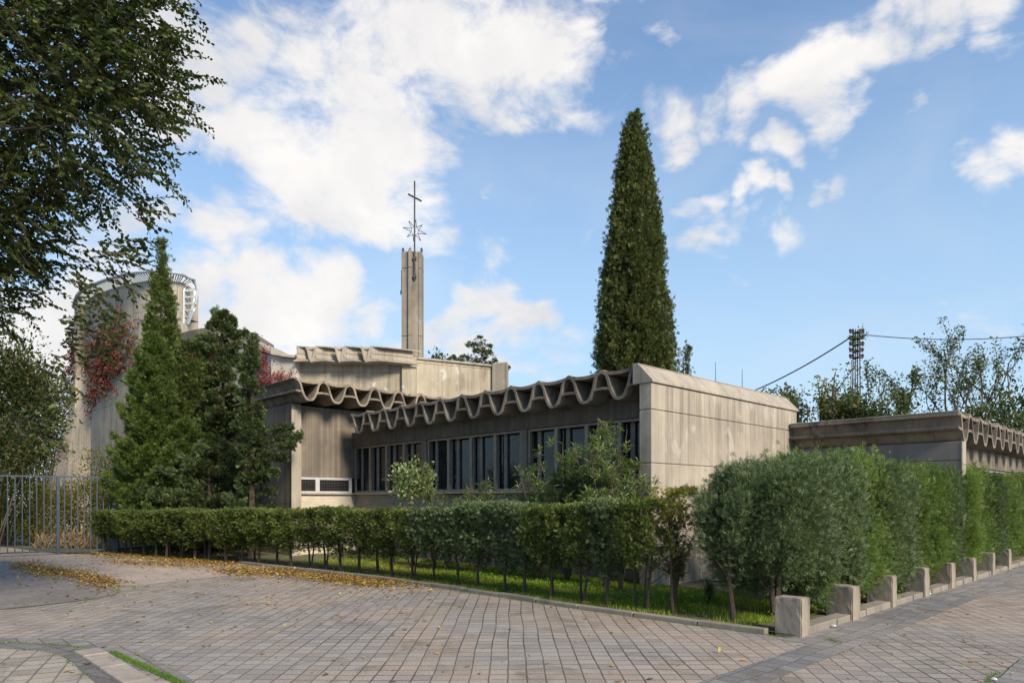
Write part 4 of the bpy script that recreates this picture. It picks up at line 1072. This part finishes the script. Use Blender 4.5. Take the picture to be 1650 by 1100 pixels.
def oleander(name, loc, H, R0, seed, nstem, label, size=.15, tufts=9, m=L_OLE):
    rng = np.random.default_rng(seed); rg = random.Random(seed); mb = MB(); P = []; D = []; Ls = []
    for s_ in range(nstem):
        t = rg.random()*6.28; lean = rg.uniform(.15,1)*R0; tip = Vector((math.cos(t)*lean, math.sin(t)*lean, H*rg.uniform(.55,1)))
        mid = Vector((tip.x*.35, tip.y*.35, tip.z*.5)); mb.tube([(0,0,-.05), mid, tip], [.016,.011,.004], 5)
        for b_ in range(tufts):
            f = rg.uniform(.45, 1); base = mid.lerp(tip, max(0,(f-.5)*2)) if f > .5 else mid*(f*2)
            off = Vector((rg.uniform(-1,1), rg.uniform(-1,1), rg.uniform(-.1,1)))*.26*R0; e = base+off
            mb.tube([base, e], [.006,.003], 4)
            k = 36; ph = rng.random(k)*6.28; el = rng.uniform(-.5,.9,k)
            P.append(np.array(e)[None]+np.stack([np.zeros(k),np.zeros(k),rng.uniform(-.16,.02,k)],1)); D.append(np.stack([np.cos(ph),np.sin(ph),el],1)+np.array(off.normalized())[None]*.3); Ls.append(rng.uniform(.7,1.25,k)*size)
    P = np.concatenate(P); D = np.concatenate(D); Ls = np.concatenate(Ls)
    V, F = inst(T_OLE, F_OLE, P, frames(D, rng, up=(0,0,1)), Ls)
    root = empty(name, loc); tag(root, label, 'shrub'); mk_np('foliage', V, F, m, root); mb.build('stem', M_BARK2, root); return root
def onu(px, u, z=0):   # ground point at building coordinate u seen under bearing px
    d = (px-825)/1100; Y = u/(UX*d+UY); return Vector((d*Y, Y, z))
oleander('oleander', onu(915, 9.5), 2.75, .85, 31, 22, 'large oleander with long narrow leaves in front of the window band', .15, 9)
oleander('oleander', onu(975, 9.45), 3.15, .70, 32, 22, 'tallest oleander, its tips reaching the roof edge beside the blank wall', .15, 9)
oleander('oleander', onu(1000, 9.5), 2.6, .6, 39, 14, 'bushy oleander against the end of the window band', .15, 9)
oleander('oleander', onu(870, 9.5), 2.55, .55, 35, 13, 'leaning oleander at the left of the oleander clump', .14, 8)
oleander('oleander', onu(720, 9.3), 1.75, .45, 33, 8, 'small oleander left of the middle pier, half hidden by the hedge', .13, 7)
oleander('oleander', onu(772, 9.3), 1.95, .55, 34, 11, 'low dense oleander under the second window bay', .14, 9)
oleander('oleander', onu(700, 9.3), 2.35, .35, 36, 6, 'upright oleander beside the round-headed little tree', .13, 8)
oleander('oleander', W(8.55,5.55,.03), 1.35, .40, 37, 7, 'sparse dark oleander beyond the thin end of the low hedge', .13, 6)
oleander('oleander', W(9.3,5.4,.03), .45, .2, 38, 3, 'tiny oleander shoot in the grass near the blank wall', .12, 3)
leafy_shrub('small_tree', onu(664, 9.3), (.42,.42,.40), 41, 1500, .085, L_OLE, 'little round-headed tree with pale forked stems before the windows', T=T_LEAF, F=F_LEAF, stems=6, cat='tree', zb=1.62, clump=.11)

# near elm at the left: trunk outside the frame, boughs hanging in
def elm():
    rng = np.random.default_rng(8); rg = random.Random(8)
    base = Vector((-9.3, 7.6, 0)); root = empty('elm_tree', base); tag(root, 'large overhanging elm with drooping leafy boughs filling the upper left', 'tree')
    mb = MB(); mb.tube([(0,0,-.1),(.1,.05,1.5),(.25,0,3.0),(.5,.1,4.6)], [.30,.24,.21,.17], 10)
    top = Vector((.5,.1,4.6)); P = []; D = []; Ls = []
    # volumes of leafage in world coordinates: centre, radii, number of twigs
    vols = [((-6.6,8.2,7.5),(2.1,1.9,2.3),1600),((-5.15,8.0,6.25),(.85,1.3,1.2),400),((-4.85,8.1,7.0),(.7,1.2,.9),260),((-6.9,8.0,5.0),(1.25,1.4,1.0),520),((-5.9,7.8,5.1),(.6,1.0,.5),120),((-6.7,7.7,3.9),(.6,.9,.7),110),((-4.9,8.0,7.9),(.9,1.2,.8),240),((-7.1,7.5,2.7),(.7,.8,.7),60),((-6.9,7.9,4.3),(.95,1.1,.7),330),((-6.0,8.0,4.75),(.6,1.0,.35),70)]
    limbs = []
    for (c, r, nt) in vols:
        C_ = Vector(c)-base
        for k in range(max(2, nt//60)):
            e = C_ + Vector((rg.uniform(-.7,.7)*r[0], rg.uniform(-.7,.7)*r[1], rg.uniform(-.6,.6)*r[2]))
            mid = top.lerp(e, .5)+Vector((rg.uniform(-.3,.3), rg.uniform(-.3,.3), rg.uniform(.1,.5)))
            mb.tube([top+Vector((rg.uniform(-.1,.1),0,rg.uniform(-.6,0))), top.lerp(mid,.5)+Vector((rg.uniform(-.1,.1),rg.uniform(-.1,.1),rg.uniform(-.05,.12))), mid, mid.lerp(e,.5)+Vector((rg.uniform(-.1,.1),rg.uniform(-.1,.1),.08)), e], [.05,.036,.024,.014,.006], 6)
    tw = MB()
    def twig(o, d, L_, droop):
        n = 12; pts = [o]; p = Vector(o); dd = Vector(d).normalized()
        for j in range(5):
            dd = (dd + Vector((0,0,-droop))).normalized(); p = p+dd*(L_/5); pts.append(p.copy())
        tw.tube(pts, [.006,.005,.004,.003,.002,.0015], 3)
        nl = int(L_/.030)
        for j in range(nl):
            f = (j+.5)/nl*5; i0 = min(4, int(f)); q_ = pts[i0].lerp(pts[i0+1], f-i0); t_ = (pts[i0+1]-pts[i0]).normalized()
            sd = t_.cross(Vector((0,0,1))); 
            if sd.length < .05: sd = Vector((1,0,0))
            sd.normalize(); s_ = 1 if j % 2 else -1
            P.append(q_); D.append(t_*.75 + sd*s_*.75 + Vector((rg.gauss(0,.25), rg.gauss(0,.25), rg.gauss(-.15,.25)))); Ls.append(rg.uniform(.055,.082)*(1-.35*max(0,(j/nl-.7)/.3)))
    for (c, r, nt) in vols:
        for k in range(nt):
            v = Vector((rg.gauss(0,1), rg.gauss(0,1), rg.gauss(0,1))).normalized()*rg.uniform(.2,1)**.5
            o = Vector((c[0]+v.x*r[0], c[1]+v.y*r[1], c[2]+v.z*r[2]))-base
            d = Vector((v.x+.1, v.y*.8, v.z*.6+.05)) + Vector((rg.gauss(0,.5), rg.gauss(0,.5), rg.gauss(0,.4)))
            twig(o, d, rg.uniform(.3,.7), rg.uniform(-.05,.16))
    # single long sprays that stand out against the sky and the tower
    for (px, py, Y, dx, dz, L_) in [(225,330,8,1,.10,.55),(215,345,8,1,-.1,.5),(190,410,8,.9,-.2,.6),(170,440,8,.9,-.35,.8),(160,395,8,.95,-.05,.7),(190,250,8,.9,.1,.6),(235,215,8,.95,-.1,.5),(245,155,8,1,.0,.55),(240,100,8,1,.15,.5),(250,60,8,.9,.3,.45),
        (100,530,7.6,1,-.12,1.0),(90,560,7.6,1,-.2,1.1),(130,470,7.8,.9,-.5,.8),(60,590,7.5,.9,-.35,.8),(200,380,8,1,.05,.5),(110,450,8,.8,-.6,.8),(60,640,7.5,.9,.1,.6),(20,670,7.4,.9,-.05,.6),(120,500,7.7,1,-.3,.9),(105,545,7.6,1,.0,.9),(30,700,7.4,1,-.1,.6),
        (140,420,8,.9,.1,.8),(240,180,8,1,-.25,.5),(210,290,8,1,-.1,.45)]:
        for q_ in range(2):
            o = at(px+rg.uniform(-8,8), Y+rg.uniform(-.3,.3), hz(py+rg.uniform(-6,6), Y)) - base
            twig(o, (dx, rg.uniform(-.2,.2), dz+rg.uniform(-.1,.1)), L_*rg.uniform(.8,1.05), .06)
            for b_ in range(2): twig(o+Vector((dx*L_*.3*b_, 0, dz*L_*.3*b_)), (dx*.7, rg.uniform(-.5,.5), dz+rg.choice([-.6,.5])), L_*.4, .1)
    P = np.array([tuple(p) for p in P]); D = np.array([tuple(p) for p in D]); Ls = np.array(Ls)
    V, F = inst(T_LEAF*np.array([1.15,1,1]), F_LEAF, P, frames(D, rng), Ls)
    mk_np('crown', V, F, L_ELM, root); mb.build('trunk', M_BARK, root); tw.build('twigs', M_BARK2, root)
elm()

# branching tree (sparse crowns at the right, behind the rear wing)
def branch_tree(name, loc, H, spread, seed, label, m, leafsize=.10, leaves=26, lv=3, r0=.10, nb=3, group=None, lean=0, bark=M_BARK2, first=.42, up=.55, fill=1.0):
    rng = np.random.default_rng(seed); rg = random.Random(seed); mb = MB(); P = []; D = []
    def grow(p, d, L_, r, k):
        pts = [p.copy()]; dd = d.normalized(); n = 4
        for j in range(n):
            dd = (dd + Vector((rg.gauss(0,.11), rg.gauss(0,.11), .05))).normalized(); p = p + dd*(L_/n); pts.append(p.copy())
        mb.tube(pts, [r*(1-.38*j/n) for j in range(n+1)], 6 if k < 2 else 4)
        if k >= lv-1:
            nn_ = int(leaves*rg.uniform(.5,1.4)*fill)
            for j in range(nn_):
                q_ = pts[rg.randrange(1,n+1)]; P.append(tuple(q_+Vector((rg.gauss(0,.13),rg.gauss(0,.13),rg.gauss(0,.13)))*spread)); D.append((rg.gauss(0,1),rg.gauss(0,1),rg.gauss(.1,.8)))
        if k < lv:
            for b_ in range(nb if k else nb+1):
                t = rg.random()*6.28; s_ = rg.uniform(.35,.85)*spread
                nd = dd*up*1.2 + Vector((math.cos(t)*s_, math.sin(t)*s_, .35)); q_ = pts[n-(b_ % 2)] if k else pts[n-(b_%2)]
                grow(q_, nd, L_*rg.uniform(.55,.8), r*.58*rg.uniform(.8,1.05), k+1)
    grow(Vector((0,0,-.1)), Vector((lean,0,1)), H*first, r0, 0)
    P = np.array(P); D = np.array(D); V, F = inst(T_LEAF, F_LEAF, P, frames(D, rng), rng.uniform(.65,1.2,len(P))*leafsize)
    root = empty(name, loc); 
    # fit height
    f = H/max(.1, V[:,2].max()); root.scale = (f,f,f)
    tag(root, label, 'tree', group); mk_np('crown', V, F, m, root); mb.build('trunk', bark, root); return root
Yt = 30
rt = 'sparse trees behind the rear wing'
for (px, py, Y, sp, seed, lab, mm, lean) in [
    (1298, 602, 27, .75, 51, 'small light green sapling peeping over the end of the capped wall', L_BG, 0),
    (1325, 628, 26, .9, 52, 'low bushy sapling between the capped wall and the power pole', L_BG, .12),
    (1368, 592, 27, .85, 53, 'yellowish leafy young tree beside the power pole', L_BGY, 0),
    (1395, 612, 26, .8, 58, 'small green tree at the foot of the power pole on its right', L_BG, .05),
    (1455, 562, 27, .65, 54, 'slim tree with bare leaning stem, first of the taller group right of the power pole', L_BG, -.05),
    (1500, 530, 28, .8, 55, 'leafy tree with forked crown over the middle of the rear roof', L_BG, 0),
    (1535, 515, 27, .7, 56, 'tall tree with a thick bare trunk near the corner of the rear roof', L_BG, .02),
    (1585, 498, 28, .8, 57, 'tall spreading tree with long forked limbs above the scalloped rear roof', L_BG, .03),
    (1632, 488, 27, .85, 59, 'tallest leafy tree at the far right edge', L_BG, .05)]:
    branch_tree('sparse_tree', at(px, Y, 0), hz(py, Y), sp, seed, lab, mm, .12, 44, 4 if py < 570 else 3, .13, 2 if py < 570 else 3, rt, lean, first=.40 if py < 570 else .34)
leafy_shrub('bushy_tree', at(1600, 24), (1.1,1.0,1.6), 61, 4200, .12, L_BG, 'dense round green tree just above the scalloped rear roof', T=T_LEAF, F=F_LEAF, zb=1.9, cat='tree', stems=8, clump=.18)
leafy_shrub('bushy_tree', at(1648, 22), (.9,1.0,1.7), 62, 3200, .12, L_CONE, 'dark dense tree cut by the right edge of the view', T=T_LEAF, F=F_LEAF, zb=1.8, cat='tree', stems=8, clump=.18)
# behind the church
leafy_shrub('distant_tree', at(703, 38), (1.0,.8,1.3), 63, 700, .2, L_CONE, 'leafy tree top behind the church wall just right of the belfry', T=T_LEAF, F=F_LEAF, zb=6.9, cat='tree', stems=12, clump=.25)
tier_conifer('distant_conifer', at(775, 38), hz(541,38), 1.6, 64, L_BG, 'drooping cedar top behind the right end of the church wall', 60, .22, [(0,1.6),(.7,1.3),(.85,.9),(.95,.45),(1,.1)], z0=5, dens=.22)
tier_conifer('distant_conifer', at(727, 38), hz(566,38), .5, 65, L_CONE, 'small conifer tip between the belfry and the cedar', 40, .2, [(0,1.2),(.8,.8),(1,.15)], z0=5, dens=.35)
# left background beyond the gate
bgd = [((-12.5+.0),)]
leafy_shrub('garden_tree', at(0, 24), (1.85,1.6,2.3), 66, 17000, .13, L_OLV, 'olive green tree behind the gate under the overhanging elm', T=T_LEAF, F=F_LEAF, zb=2.2, cat='tree', stems=14, clump=.28)
leafy_shrub('garden_tree', at(-60, 27), (3.0,2.0,3.6), 67, 6000, .15, L_ELM, 'dark tree at the far left edge behind the gate', T=T_LEAF, F=F_LEAF, zb=2.4, cat='tree', stems=14, clump=.35)
leafy_shrub('garden_tree', at(62, 30), (.9,1.2,1.6), 68, 2200, .13, L_BGY, 'yellowish tree beside the left flank of the curved tower', T=T_LEAF, F=F_LEAF, zb=4.2, cat='tree', stems=12, clump=.25)
leafy_shrub('dead_brush', at(60, 25.5), (.9,.7,.9), 69, 3000, .14, L_DEAD, 'heap of dead brown creeper stems left of the tower foot', T=T_OLE, F=F_OLE, zb=2.6, stems=30, clump=.2)
leafy_shrub('garden_shrub', at(60, 23.0), (1.3,.8,.95), 70, 5200, .075, L_BGY, 'yellow green shrub behind the left half of the gate', T=T_LEAF, F=F_LEAF, zb=.25, stems=14, clump=.16)
leafy_shrub('garden_shrub', at(135, 23.4), (1.2,.8,1.0), 71, 4600, .075, L_BGY, 'yellow green shrub behind the gate nearest the tower foot', T=T_LEAF, F=F_LEAF, zb=.3, stems=14, clump=.16)
leafy_shrub('garden_shrub', at(165, 24.6), (.9,.7,1.5), 74, 2200, .075, L_BGY, 'loose tall shrub climbing over the gate post beside the conifers', T=T_LEAF, F=F_LEAF, zb=.5, stems=14, clump=.18)
leafy_shrub('garden_shrub', at(10, 23.0), (1.2,.8,1.2), 72, 3400, .09, L_ELM, 'dark shrub behind the left end of the gate', T=T_LEAF, F=F_LEAF, zb=.2, stems=10, clump=.18)
leafy_shrub('dry_grass_tuft', at(110, 21.9), (1.3,.3,.12), 73, 600, .28, leaf('straw', (.16,.10,.05), (.30,.20,.10), (.42,.31,.17), .2), 'dry straw coloured weeds along the path inside the gate', T=T_OLE, F=F_OLE, zb=.0, stems=3, up=1.6, sphere=.2)
leafy_shrub('garden_tree', at(205, 29), (1.4,1.2,1.6), 75, 2500, .13, L_BG, 'green bush at the foot of the tower behind the conifers', T=T_LEAF, F=F_LEAF, zb=.3, cat='tree', stems=8, clump=.25)
leafy_shrub('garden_tree', at(-10, 20.8), (1.3,.7,1.3), 76, 5000, .11, L_OLV, 'low dark bough mass at the left edge just above the gate', T=T_LEAF, F=F_LEAF, zb=1.5, cat='tree', stems=8, clump=.2)

# ------------------------------------------------------------------ gate and fence
def fence_run(root, a, b, step, h, partname, rail=(.05,.045), bar=.013, bottom=.10):
    d = (b-a); L_ = d.length; d.normalize(); ang = math.atan2(d.y, d.x)
    n = int(L_/step)
    for z in (h-.03, bottom):
        mb = MB(); mb.box(0, L_, -.02, .02, z-.022, z+.022); o = mb.build('rail', M_FENCE, root); o.location = a; o.rotation_euler = (0,0,ang)
    me = None
    for i in range(1, n):
        if me is None:
            mb = MB(); mb.box(-bar, bar, -bar*.8, bar*.8, bottom+.02, h-.05); o = mb.build('bar', M_FENCE, root); me = o
        else: o = me.copy(); COL.objects.link(o)
        o.location = a + d*(i*L_/n); o.rotation_euler = (0,0,ang)
gp = [at(-60, 18.2), at(0,18.75), at(93.5,19.55), at(186.5,20.4)]
gate = empty('metal_gate', gp[2]); tag(gate, 'blue grey barred metal gate across the path at the left', 'gate')
go = Vector(gp[2])
fence_run(gate, gp[0]-go, gp[1]-go+(gp[2]-gp[1])*0, .155, 2.26, 'bar')
fence_run(gate, gp[1]-go, gp[2]-go, .155, 2.26, 'bar'); fence_run(gate, gp[2]-go, gp[3]-go, .155, 2.26, 'bar')
mb = MB(); mb.box(-.04,.04,-.04,.04,-.05,2.24); o = mb.build('post', M_FENCE, gate, bevel=.006); o.rotation_euler = (0,0,.75)
fn = empty('garden_fence', gp[3]); tag(fn, 'lower blue grey barred fence between the gate post and the conifers', 'fence'); go = Vector(gp[3])
mb = MB(); mb.box(-.085,.085,-.08,.08,-.05,2.30); o = mb.build('post', M_FENCE, fn, bevel=.006); o.rotation_euler = (0,0,.3)
f2 = at(285, 22.0); fence_run(fn, Vector((.1,0,0)), f2-go, .155, 2.0, 'bar')
mb = MB(); mb.box(-.07,.07,-.07,.07,-.05,2.1); o = mb.build('post', M_FENCE, fn, bevel=.006); o.location = f2-go

# ------------------------------------------------------------------ power pole, cables, antennas
YP = 34.0
pole = empty('power_pole', at(1380, YP)); tag(pole, 'rusty lattice power pole with stacked insulators at its head', 'pole')
mb = MB(); Hh = hz(531, YP)
for sx, sy in ((-1,-1),(1,-1),(1,1),(-1,1)): mb.tube([(sx*.19,sy*.17,-.1),(sx*.10,sy*.10,Hh)], [.032,.028], 4)
z = .3; k = 0
while z < Hh-.4:
    w0 = .19-.09*z/Hh; w1 = .19-.09*(z+.42)/Hh; s_ = 1 if k % 2 else -1
    for sy in (-1,1): mb.tube([(-s_*w0,sy*w0*.85,z),(s_*w1,sy*w1*.85,z+.42)], .014, 4)
    z += .42; k += 1
mb.build('lattice', M_RUST, pole)
for j in range(5):
    zz = Hh-.15-j*.31; mb = MB(); mb.box(-.33,.33,-.06,.06,zz-.03,zz+.03); mb.box(-.06,.06,-.3,.3,zz-.035,zz+.025); arm = mb.build('crossarm', M_RUST, pole)
    for x in (-.31,-.18,.18,.31):
        mb = MB(); mb.tube([(x,0,zz+.02),(x,0,zz+.07),(x,0,zz+.1),(x,0,zz+.15),(x,0,zz+.19)], [.02,.075,.05,.07,.02], 8); mb.build('insulator', M_IRON, arm)
mb = MB(); mb.tube([(-.3,-.1,Hh-1.5),(-.33,-.1,Hh-3),(-.24,-.1,Hh-4.4)], .018, 4); mb.tube([(-.22,-.1,Hh-1.5),(-.26,-.1,Hh-3),(-.2,-.1,Hh-4.6)], .018, 4); mb.build('drop_cable', M_WIRE, pole)
leafy_shrub('climbing_plant', at(1380,YP, Hh-.9)+Vector((0,-.2,0)), (.42,.25,.45), 81, 110, .13, L_BG, 'wisps of leafy climber on the head of the power pole', T=T_LEAF, F=F_LEAF, zb=0, stems=2, clump=.12)
def cable(name, pts, r, lab):
    base = Vector(pts[0]); mb = MB(); mb.tube([Vector(p)-base for p in pts], r, 5); o = mb.build(name, M_WIRE); o.location = base; tag(o, lab, 'cable'); return o
a = at(1374, YP, hz(541,YP)); b = at(1150, 42, hz(652,42))
pts = [a.lerp(b, f)-Vector((0,0,.75*4*f*(1-f)*.5)) for f in [j/14 for j in range(15)]]
cable('power_cable', pts, .036, 'thick twisted cable sloping down left from the power pole')
a = at(1385, YP, hz(538.5,YP)); b = at(1720, 36, hz(533,36)); pts = [a.lerp(b, f)-Vector((0,0,.35*4*f*(1-f))) for f in [j/14 for j in range(15)]]
cable('power_cable', pts, .024, 'thin level cable running right from the power pole through the trees')
for px, y0, y1, lab in ((1153, 583, 625, 'left one of two thin antennas above the capped wall'), (1196, 595, 640, 'right one of two thin antennas above the capped wall')):
    Y = 24; r_ = empty('antenna', at(px, Y, 3.0)); tag(r_, lab, 'antenna', 'antennas behind the capped wall'); mb = MB(); h1 = hz(y0,Y)-3.0
    mb.tube([(0,0,-3),(0,0,h1*.5),(0,0,h1)], [.022,.02,.008], 5); mb.build('mast', M_IRON, r_)
    mb = MB(); mb.tube([(-.0,0,h1*.68),(0,0,h1*.76)], .035, 6); mb.build('clamp', M_IRON, r_)

# ------------------------------------------------------------------ grass, weeds, fallen leaves
def inpoly(x, y, poly):
    c = np.zeros(len(x), bool); n = len(poly); j = n-1
    for i in range(n):
        xi, yi = poly[i][0], poly[i][1]; xj, yj = poly[j][0], poly[j][1]
        c ^= ((yi > y) != (yj > y)) & (x < (xj-xi)*(y-yi)/(yj-yi+1e-12)+xi); j = i
    return c
rng = np.random.default_rng(101)
def uvpts(n, u0, u1, v0, v1):
    u = rng.uniform(u0,u1,n); v = rng.uniform(v0,v1,n); return u*UX-v*UY, u*UY+v*UX, u, v
T_BL = np.array([(-.06,0,0),(.06,0,0),(-.04,.55,.03),(.04,.55,.03),(0,1,.12)], float); F_BL = np.array([(0,1,3),(0,3,2),(2,3,4)])
x, y, u, v = uvpts(150000, 7.58, 10.4, 4.0, 16.0)
keep = (rng.random(len(x)) < np.clip(.35+.6*np.sin(x*3.1+1+np.sin(y*1.3))*np.sin(y*2.7+np.sin(x*2.2))+.25, .05, 1)) & (u < 10.55) & (rng.random(len(x)) < np.interp(v, [4,9,12,16],[1,1,.5,.2]))
u_edge = np.interp(v, [3.4,4.6,6.5,10,11.6,13.2,15,16.8],[7.84,7.75,7.66,7.63,7.55,7.36,7.12,6.9]); keep &= u > u_edge
x, y = x[keep], y[keep]; n = len(x)
D = np.stack([rng.normal(size=n)*.45, rng.normal(size=n)*.45, np.ones(n)], 1)
V, F = inst(T_BL, F_BL, np.stack([x,y,np.full(n,.025)],1), frames(D, rng), rng.uniform(.03,.095,n))
o = mk_np('grass', V, F, L_GRASS); tag(o, kind='stuff')
x, y, u, v = uvpts(17000, 8.0, 10.4, 4.0, 11)
keep = rng.random(len(x)) < np.clip(np.sin(x*1.7+.4)*np.sin(y*2.2)+.25, 0, 1); x, y = x[keep], y[keep]; n = len(x)
D = np.stack([rng.normal(size=n), rng.normal(size=n), rng.uniform(.2,1,n)], 1)
V, F = inst(T_LEAF, F_LEAF, np.stack([x,y,rng.uniform(.03,.11,n)],1), frames(D, rng, up=(0,0,1)), rng.uniform(.03,.06,n))
o = mk_np('weeds', V, F, L_WEED); tag(o, kind='stuff')
# weeds between the blocks and moss along kerbs
Ps = []
for i in range(1, 7):
    for k in range(160 if i in (1,2,3) else 60):
        Ps.append(W(8.3+1.555*i+rng.normal()*.22, 3.72+rng.normal()*.10, .05+rng.random()*.14))
Ps = np.array([tuple(p) for p in Ps]); n = len(Ps); D = np.stack([rng.normal(size=n), rng.normal(size=n), rng.uniform(.3,1.2,n)],1)
V, F = inst(T_LEAF, F_LEAF, Ps, frames(D, rng, up=(0,0,1)), rng.uniform(.04,.08,n)); o = mk_np('weeds', V, F, L_WEED); tag(o, kind='stuff')
def strip_pts(path, n, w):
    P = []; L_ = [(path[i+1]-path[i]).length for i in range(len(path)-1)]; tot = sum(L_)
    for k in range(n):
        s = rng.random()*tot; i = 0
        while s > L_[i]: s -= L_[i]; i += 1
        p = path[i].lerp(path[i+1], s/L_[i]); P.append((p.x+rng.normal()*w, p.y+rng.normal()*w, .004))
    return np.array(P)
M_MOSS = leaf('moss', (.04,.09,.01), (.085,.17,.02), (.15,.25,.035), .25)
mp_ = [strip_pts([gnd(180,1051), gnd(205,1063), gnd(240,1078), gnd(270,1092), gnd(300,1107)], 4200, .022),
       strip_pts([gnd(0,1035.5), gnd(60,1037), gnd(109,1041), gnd(153,1050)], 500, .012),
       strip_pts([gnd(0,1045.5), gnd(64,1049), gnd(102,1058.5), gnd(127,1079), gnd(153,1100)], 260, .012),
       strip_pts([gnd(190,948), gnd(192,953), gnd(186,958), gnd(150,965), gnd(50,977), gnd(0,982)], 700, .02),
       strip_pts([gnd(176,948), gnd(190,944), gnd(215,944), gnd(218,951)], 420, .035),
       strip_pts(K[:6], 3200, .03), strip_pts([gnd(1590,1102), gnd(1606,1085)], 300, .02), strip_pts([gnd(1338,1030), gnd(1350,1036)], 160, .03)]
P = np.concatenate(mp_); P[:,2] = .008; n = len(P); D = np.stack([rng.normal(size=n)*.6, rng.normal(size=n)*.6, np.ones(n)],1)
V, F = inst(T_BL, F_BL, P, frames(D, rng), rng.uniform(.012,.032,n)); o = mk_np('moss', V, F, M_MOSS); tag(o, kind='stuff')
# fallen leaves: drifts by the gate and hedge, scattered over the paving
def drift(pts, n, wx, wy):
    P = []
    for k in range(n):
        i = rng.integers(0, len(pts)-1); f = rng.random(); px = pts[i][0]*(1-f)+pts[i+1][0]*f+rng.normal()*wx*1.6; py = pts[i][1]*(1-f)+pts[i+1][1]*f+rng.normal()*wy*(1.0 if rng.random() < .6 else 2.6)
        if py < 872: continue
        g_ = gnd(px, py); P.append((g_.x, g_.y, .014+rng.random()*.03))
    return P
P = []
P += drift([(30,911),(60,917),(110,925),(150,934),(175,942)], 4200, 9, 3.0)
P += drift([(55,921),(100,927)], 400, 10, 1.5)
P += drift([(150,888),(230,893),(300,901),(360,908)], 6500, 16, 3.0)
P += drift([(180,905),(230,909),(300,912)], 800, 14, 1.5)
P += drift([(370,919),(400,924),(440,919),(500,930),(560,936),(620,943)], 4200, 12, 2.2)
P += drift([(480,925),(560,931),(640,938),(700,947)], 900, 14, 2.0)
P += drift([(160,893),(420,912),(640,940)], 2200, 20, 2.0)
for k in range(520):
    px = rng.uniform(0, 720); py = 925+abs(rng.normal())*38
    g_ = gnd(px, py); P.append((g_.x, g_.y, .012))
for k in range(150):
    px = rng.uniform(0, 1650); py = rng.uniform(960, 1100); g_ = gnd(px, py)
    if not (W(0,3.3)-W(0,0)).length: pass
    P.append((g_.x, g_.y, .012))
for k in range(1500):
    u = rng.uniform(7.7, 9.8); v = rng.uniform(5, 16); w_ = W(u, v); P.append((w_.x, w_.y, .06))
P = np.array(P); n = len(P); D = np.stack([rng.normal(size=n), rng.normal(size=n), rng.normal(size=n)*.22],1)
V, F = inst(T_LEAF, F_LEAF, P, frames(D, rng, up=(0,0,1)), rng.uniform(.025,.085,n)); V[:,2] = np.maximum(V[:,2], .010)
o = mk_np('fallen_leaves', V, F, L_DRY); tag(o, kind='stuff')
Pm = []
for (cx, cy, k_, w_) in [(620,1062,260,70),(470,1070,160,50),(700,1085,160,60),(1345,1033,120,14),(1600,1090,150,16),(1240,1010,60,40),(560,1040,110,60)]:
    for q_ in range(k_):
        px = cx+rng.normal()*w_; py = cy+rng.normal()*w_*.18
        if py > 960:
            g_ = gnd(px, py); gx = round(g_.x/.172)*.172 if rng.random() < .6 else g_.x; Pm.append((gx+rng.normal()*.008, g_.y, .006))
Pm = np.array(Pm); n = len(Pm); D = np.stack([rng.normal(size=n)*.8, rng.normal(size=n)*.8, np.ones(n)],1)
V, F = inst(T_BL, F_BL, Pm, frames(D, rng), rng.uniform(.008,.022,n)); o = mk_np('moss', V, F, leaf('dull_moss', (.06,.07,.02), (.11,.12,.035), (.16,.18,.05), .2)); tag(o, kind='stuff')
# scraps of litter
rgl = random.Random(4)
for (px, py, sz, lab, c) in [(1497,959,.07,'crumpled white paper scrap at the foot of the fourth block', (.7,.7,.72)), (1344,1011,.05,'small white paper scrap on the kerbside strip near the second block', (.6,.58,.55)), (1602,1098,.05,'white scrap in the corner by the dark sett strip', (.6,.6,.6)),
    (880,975-20,.07,'magenta scrap in the garden grass beyond the low hedge', (.45,.05,.12))]:
    import bmesh
    bm = bmesh.new(); bmesh.ops.create_icosphere(bm, subdivisions=2, radius=sz*.5)
    for v_ in bm.verts: v_.co *= rgl.uniform(.6,1.15); v_.co.z *= .45
    me = bpy.data.meshes.new('litter'); bm.to_mesh(me); bm.free(); me.materials.append(plain('litter_paper', c, .8)); o = bpy.data.objects.new('litter', me); COL.objects.link(o)
    o.location = gnd(px, py, .03); tag(o, lab, 'litter')
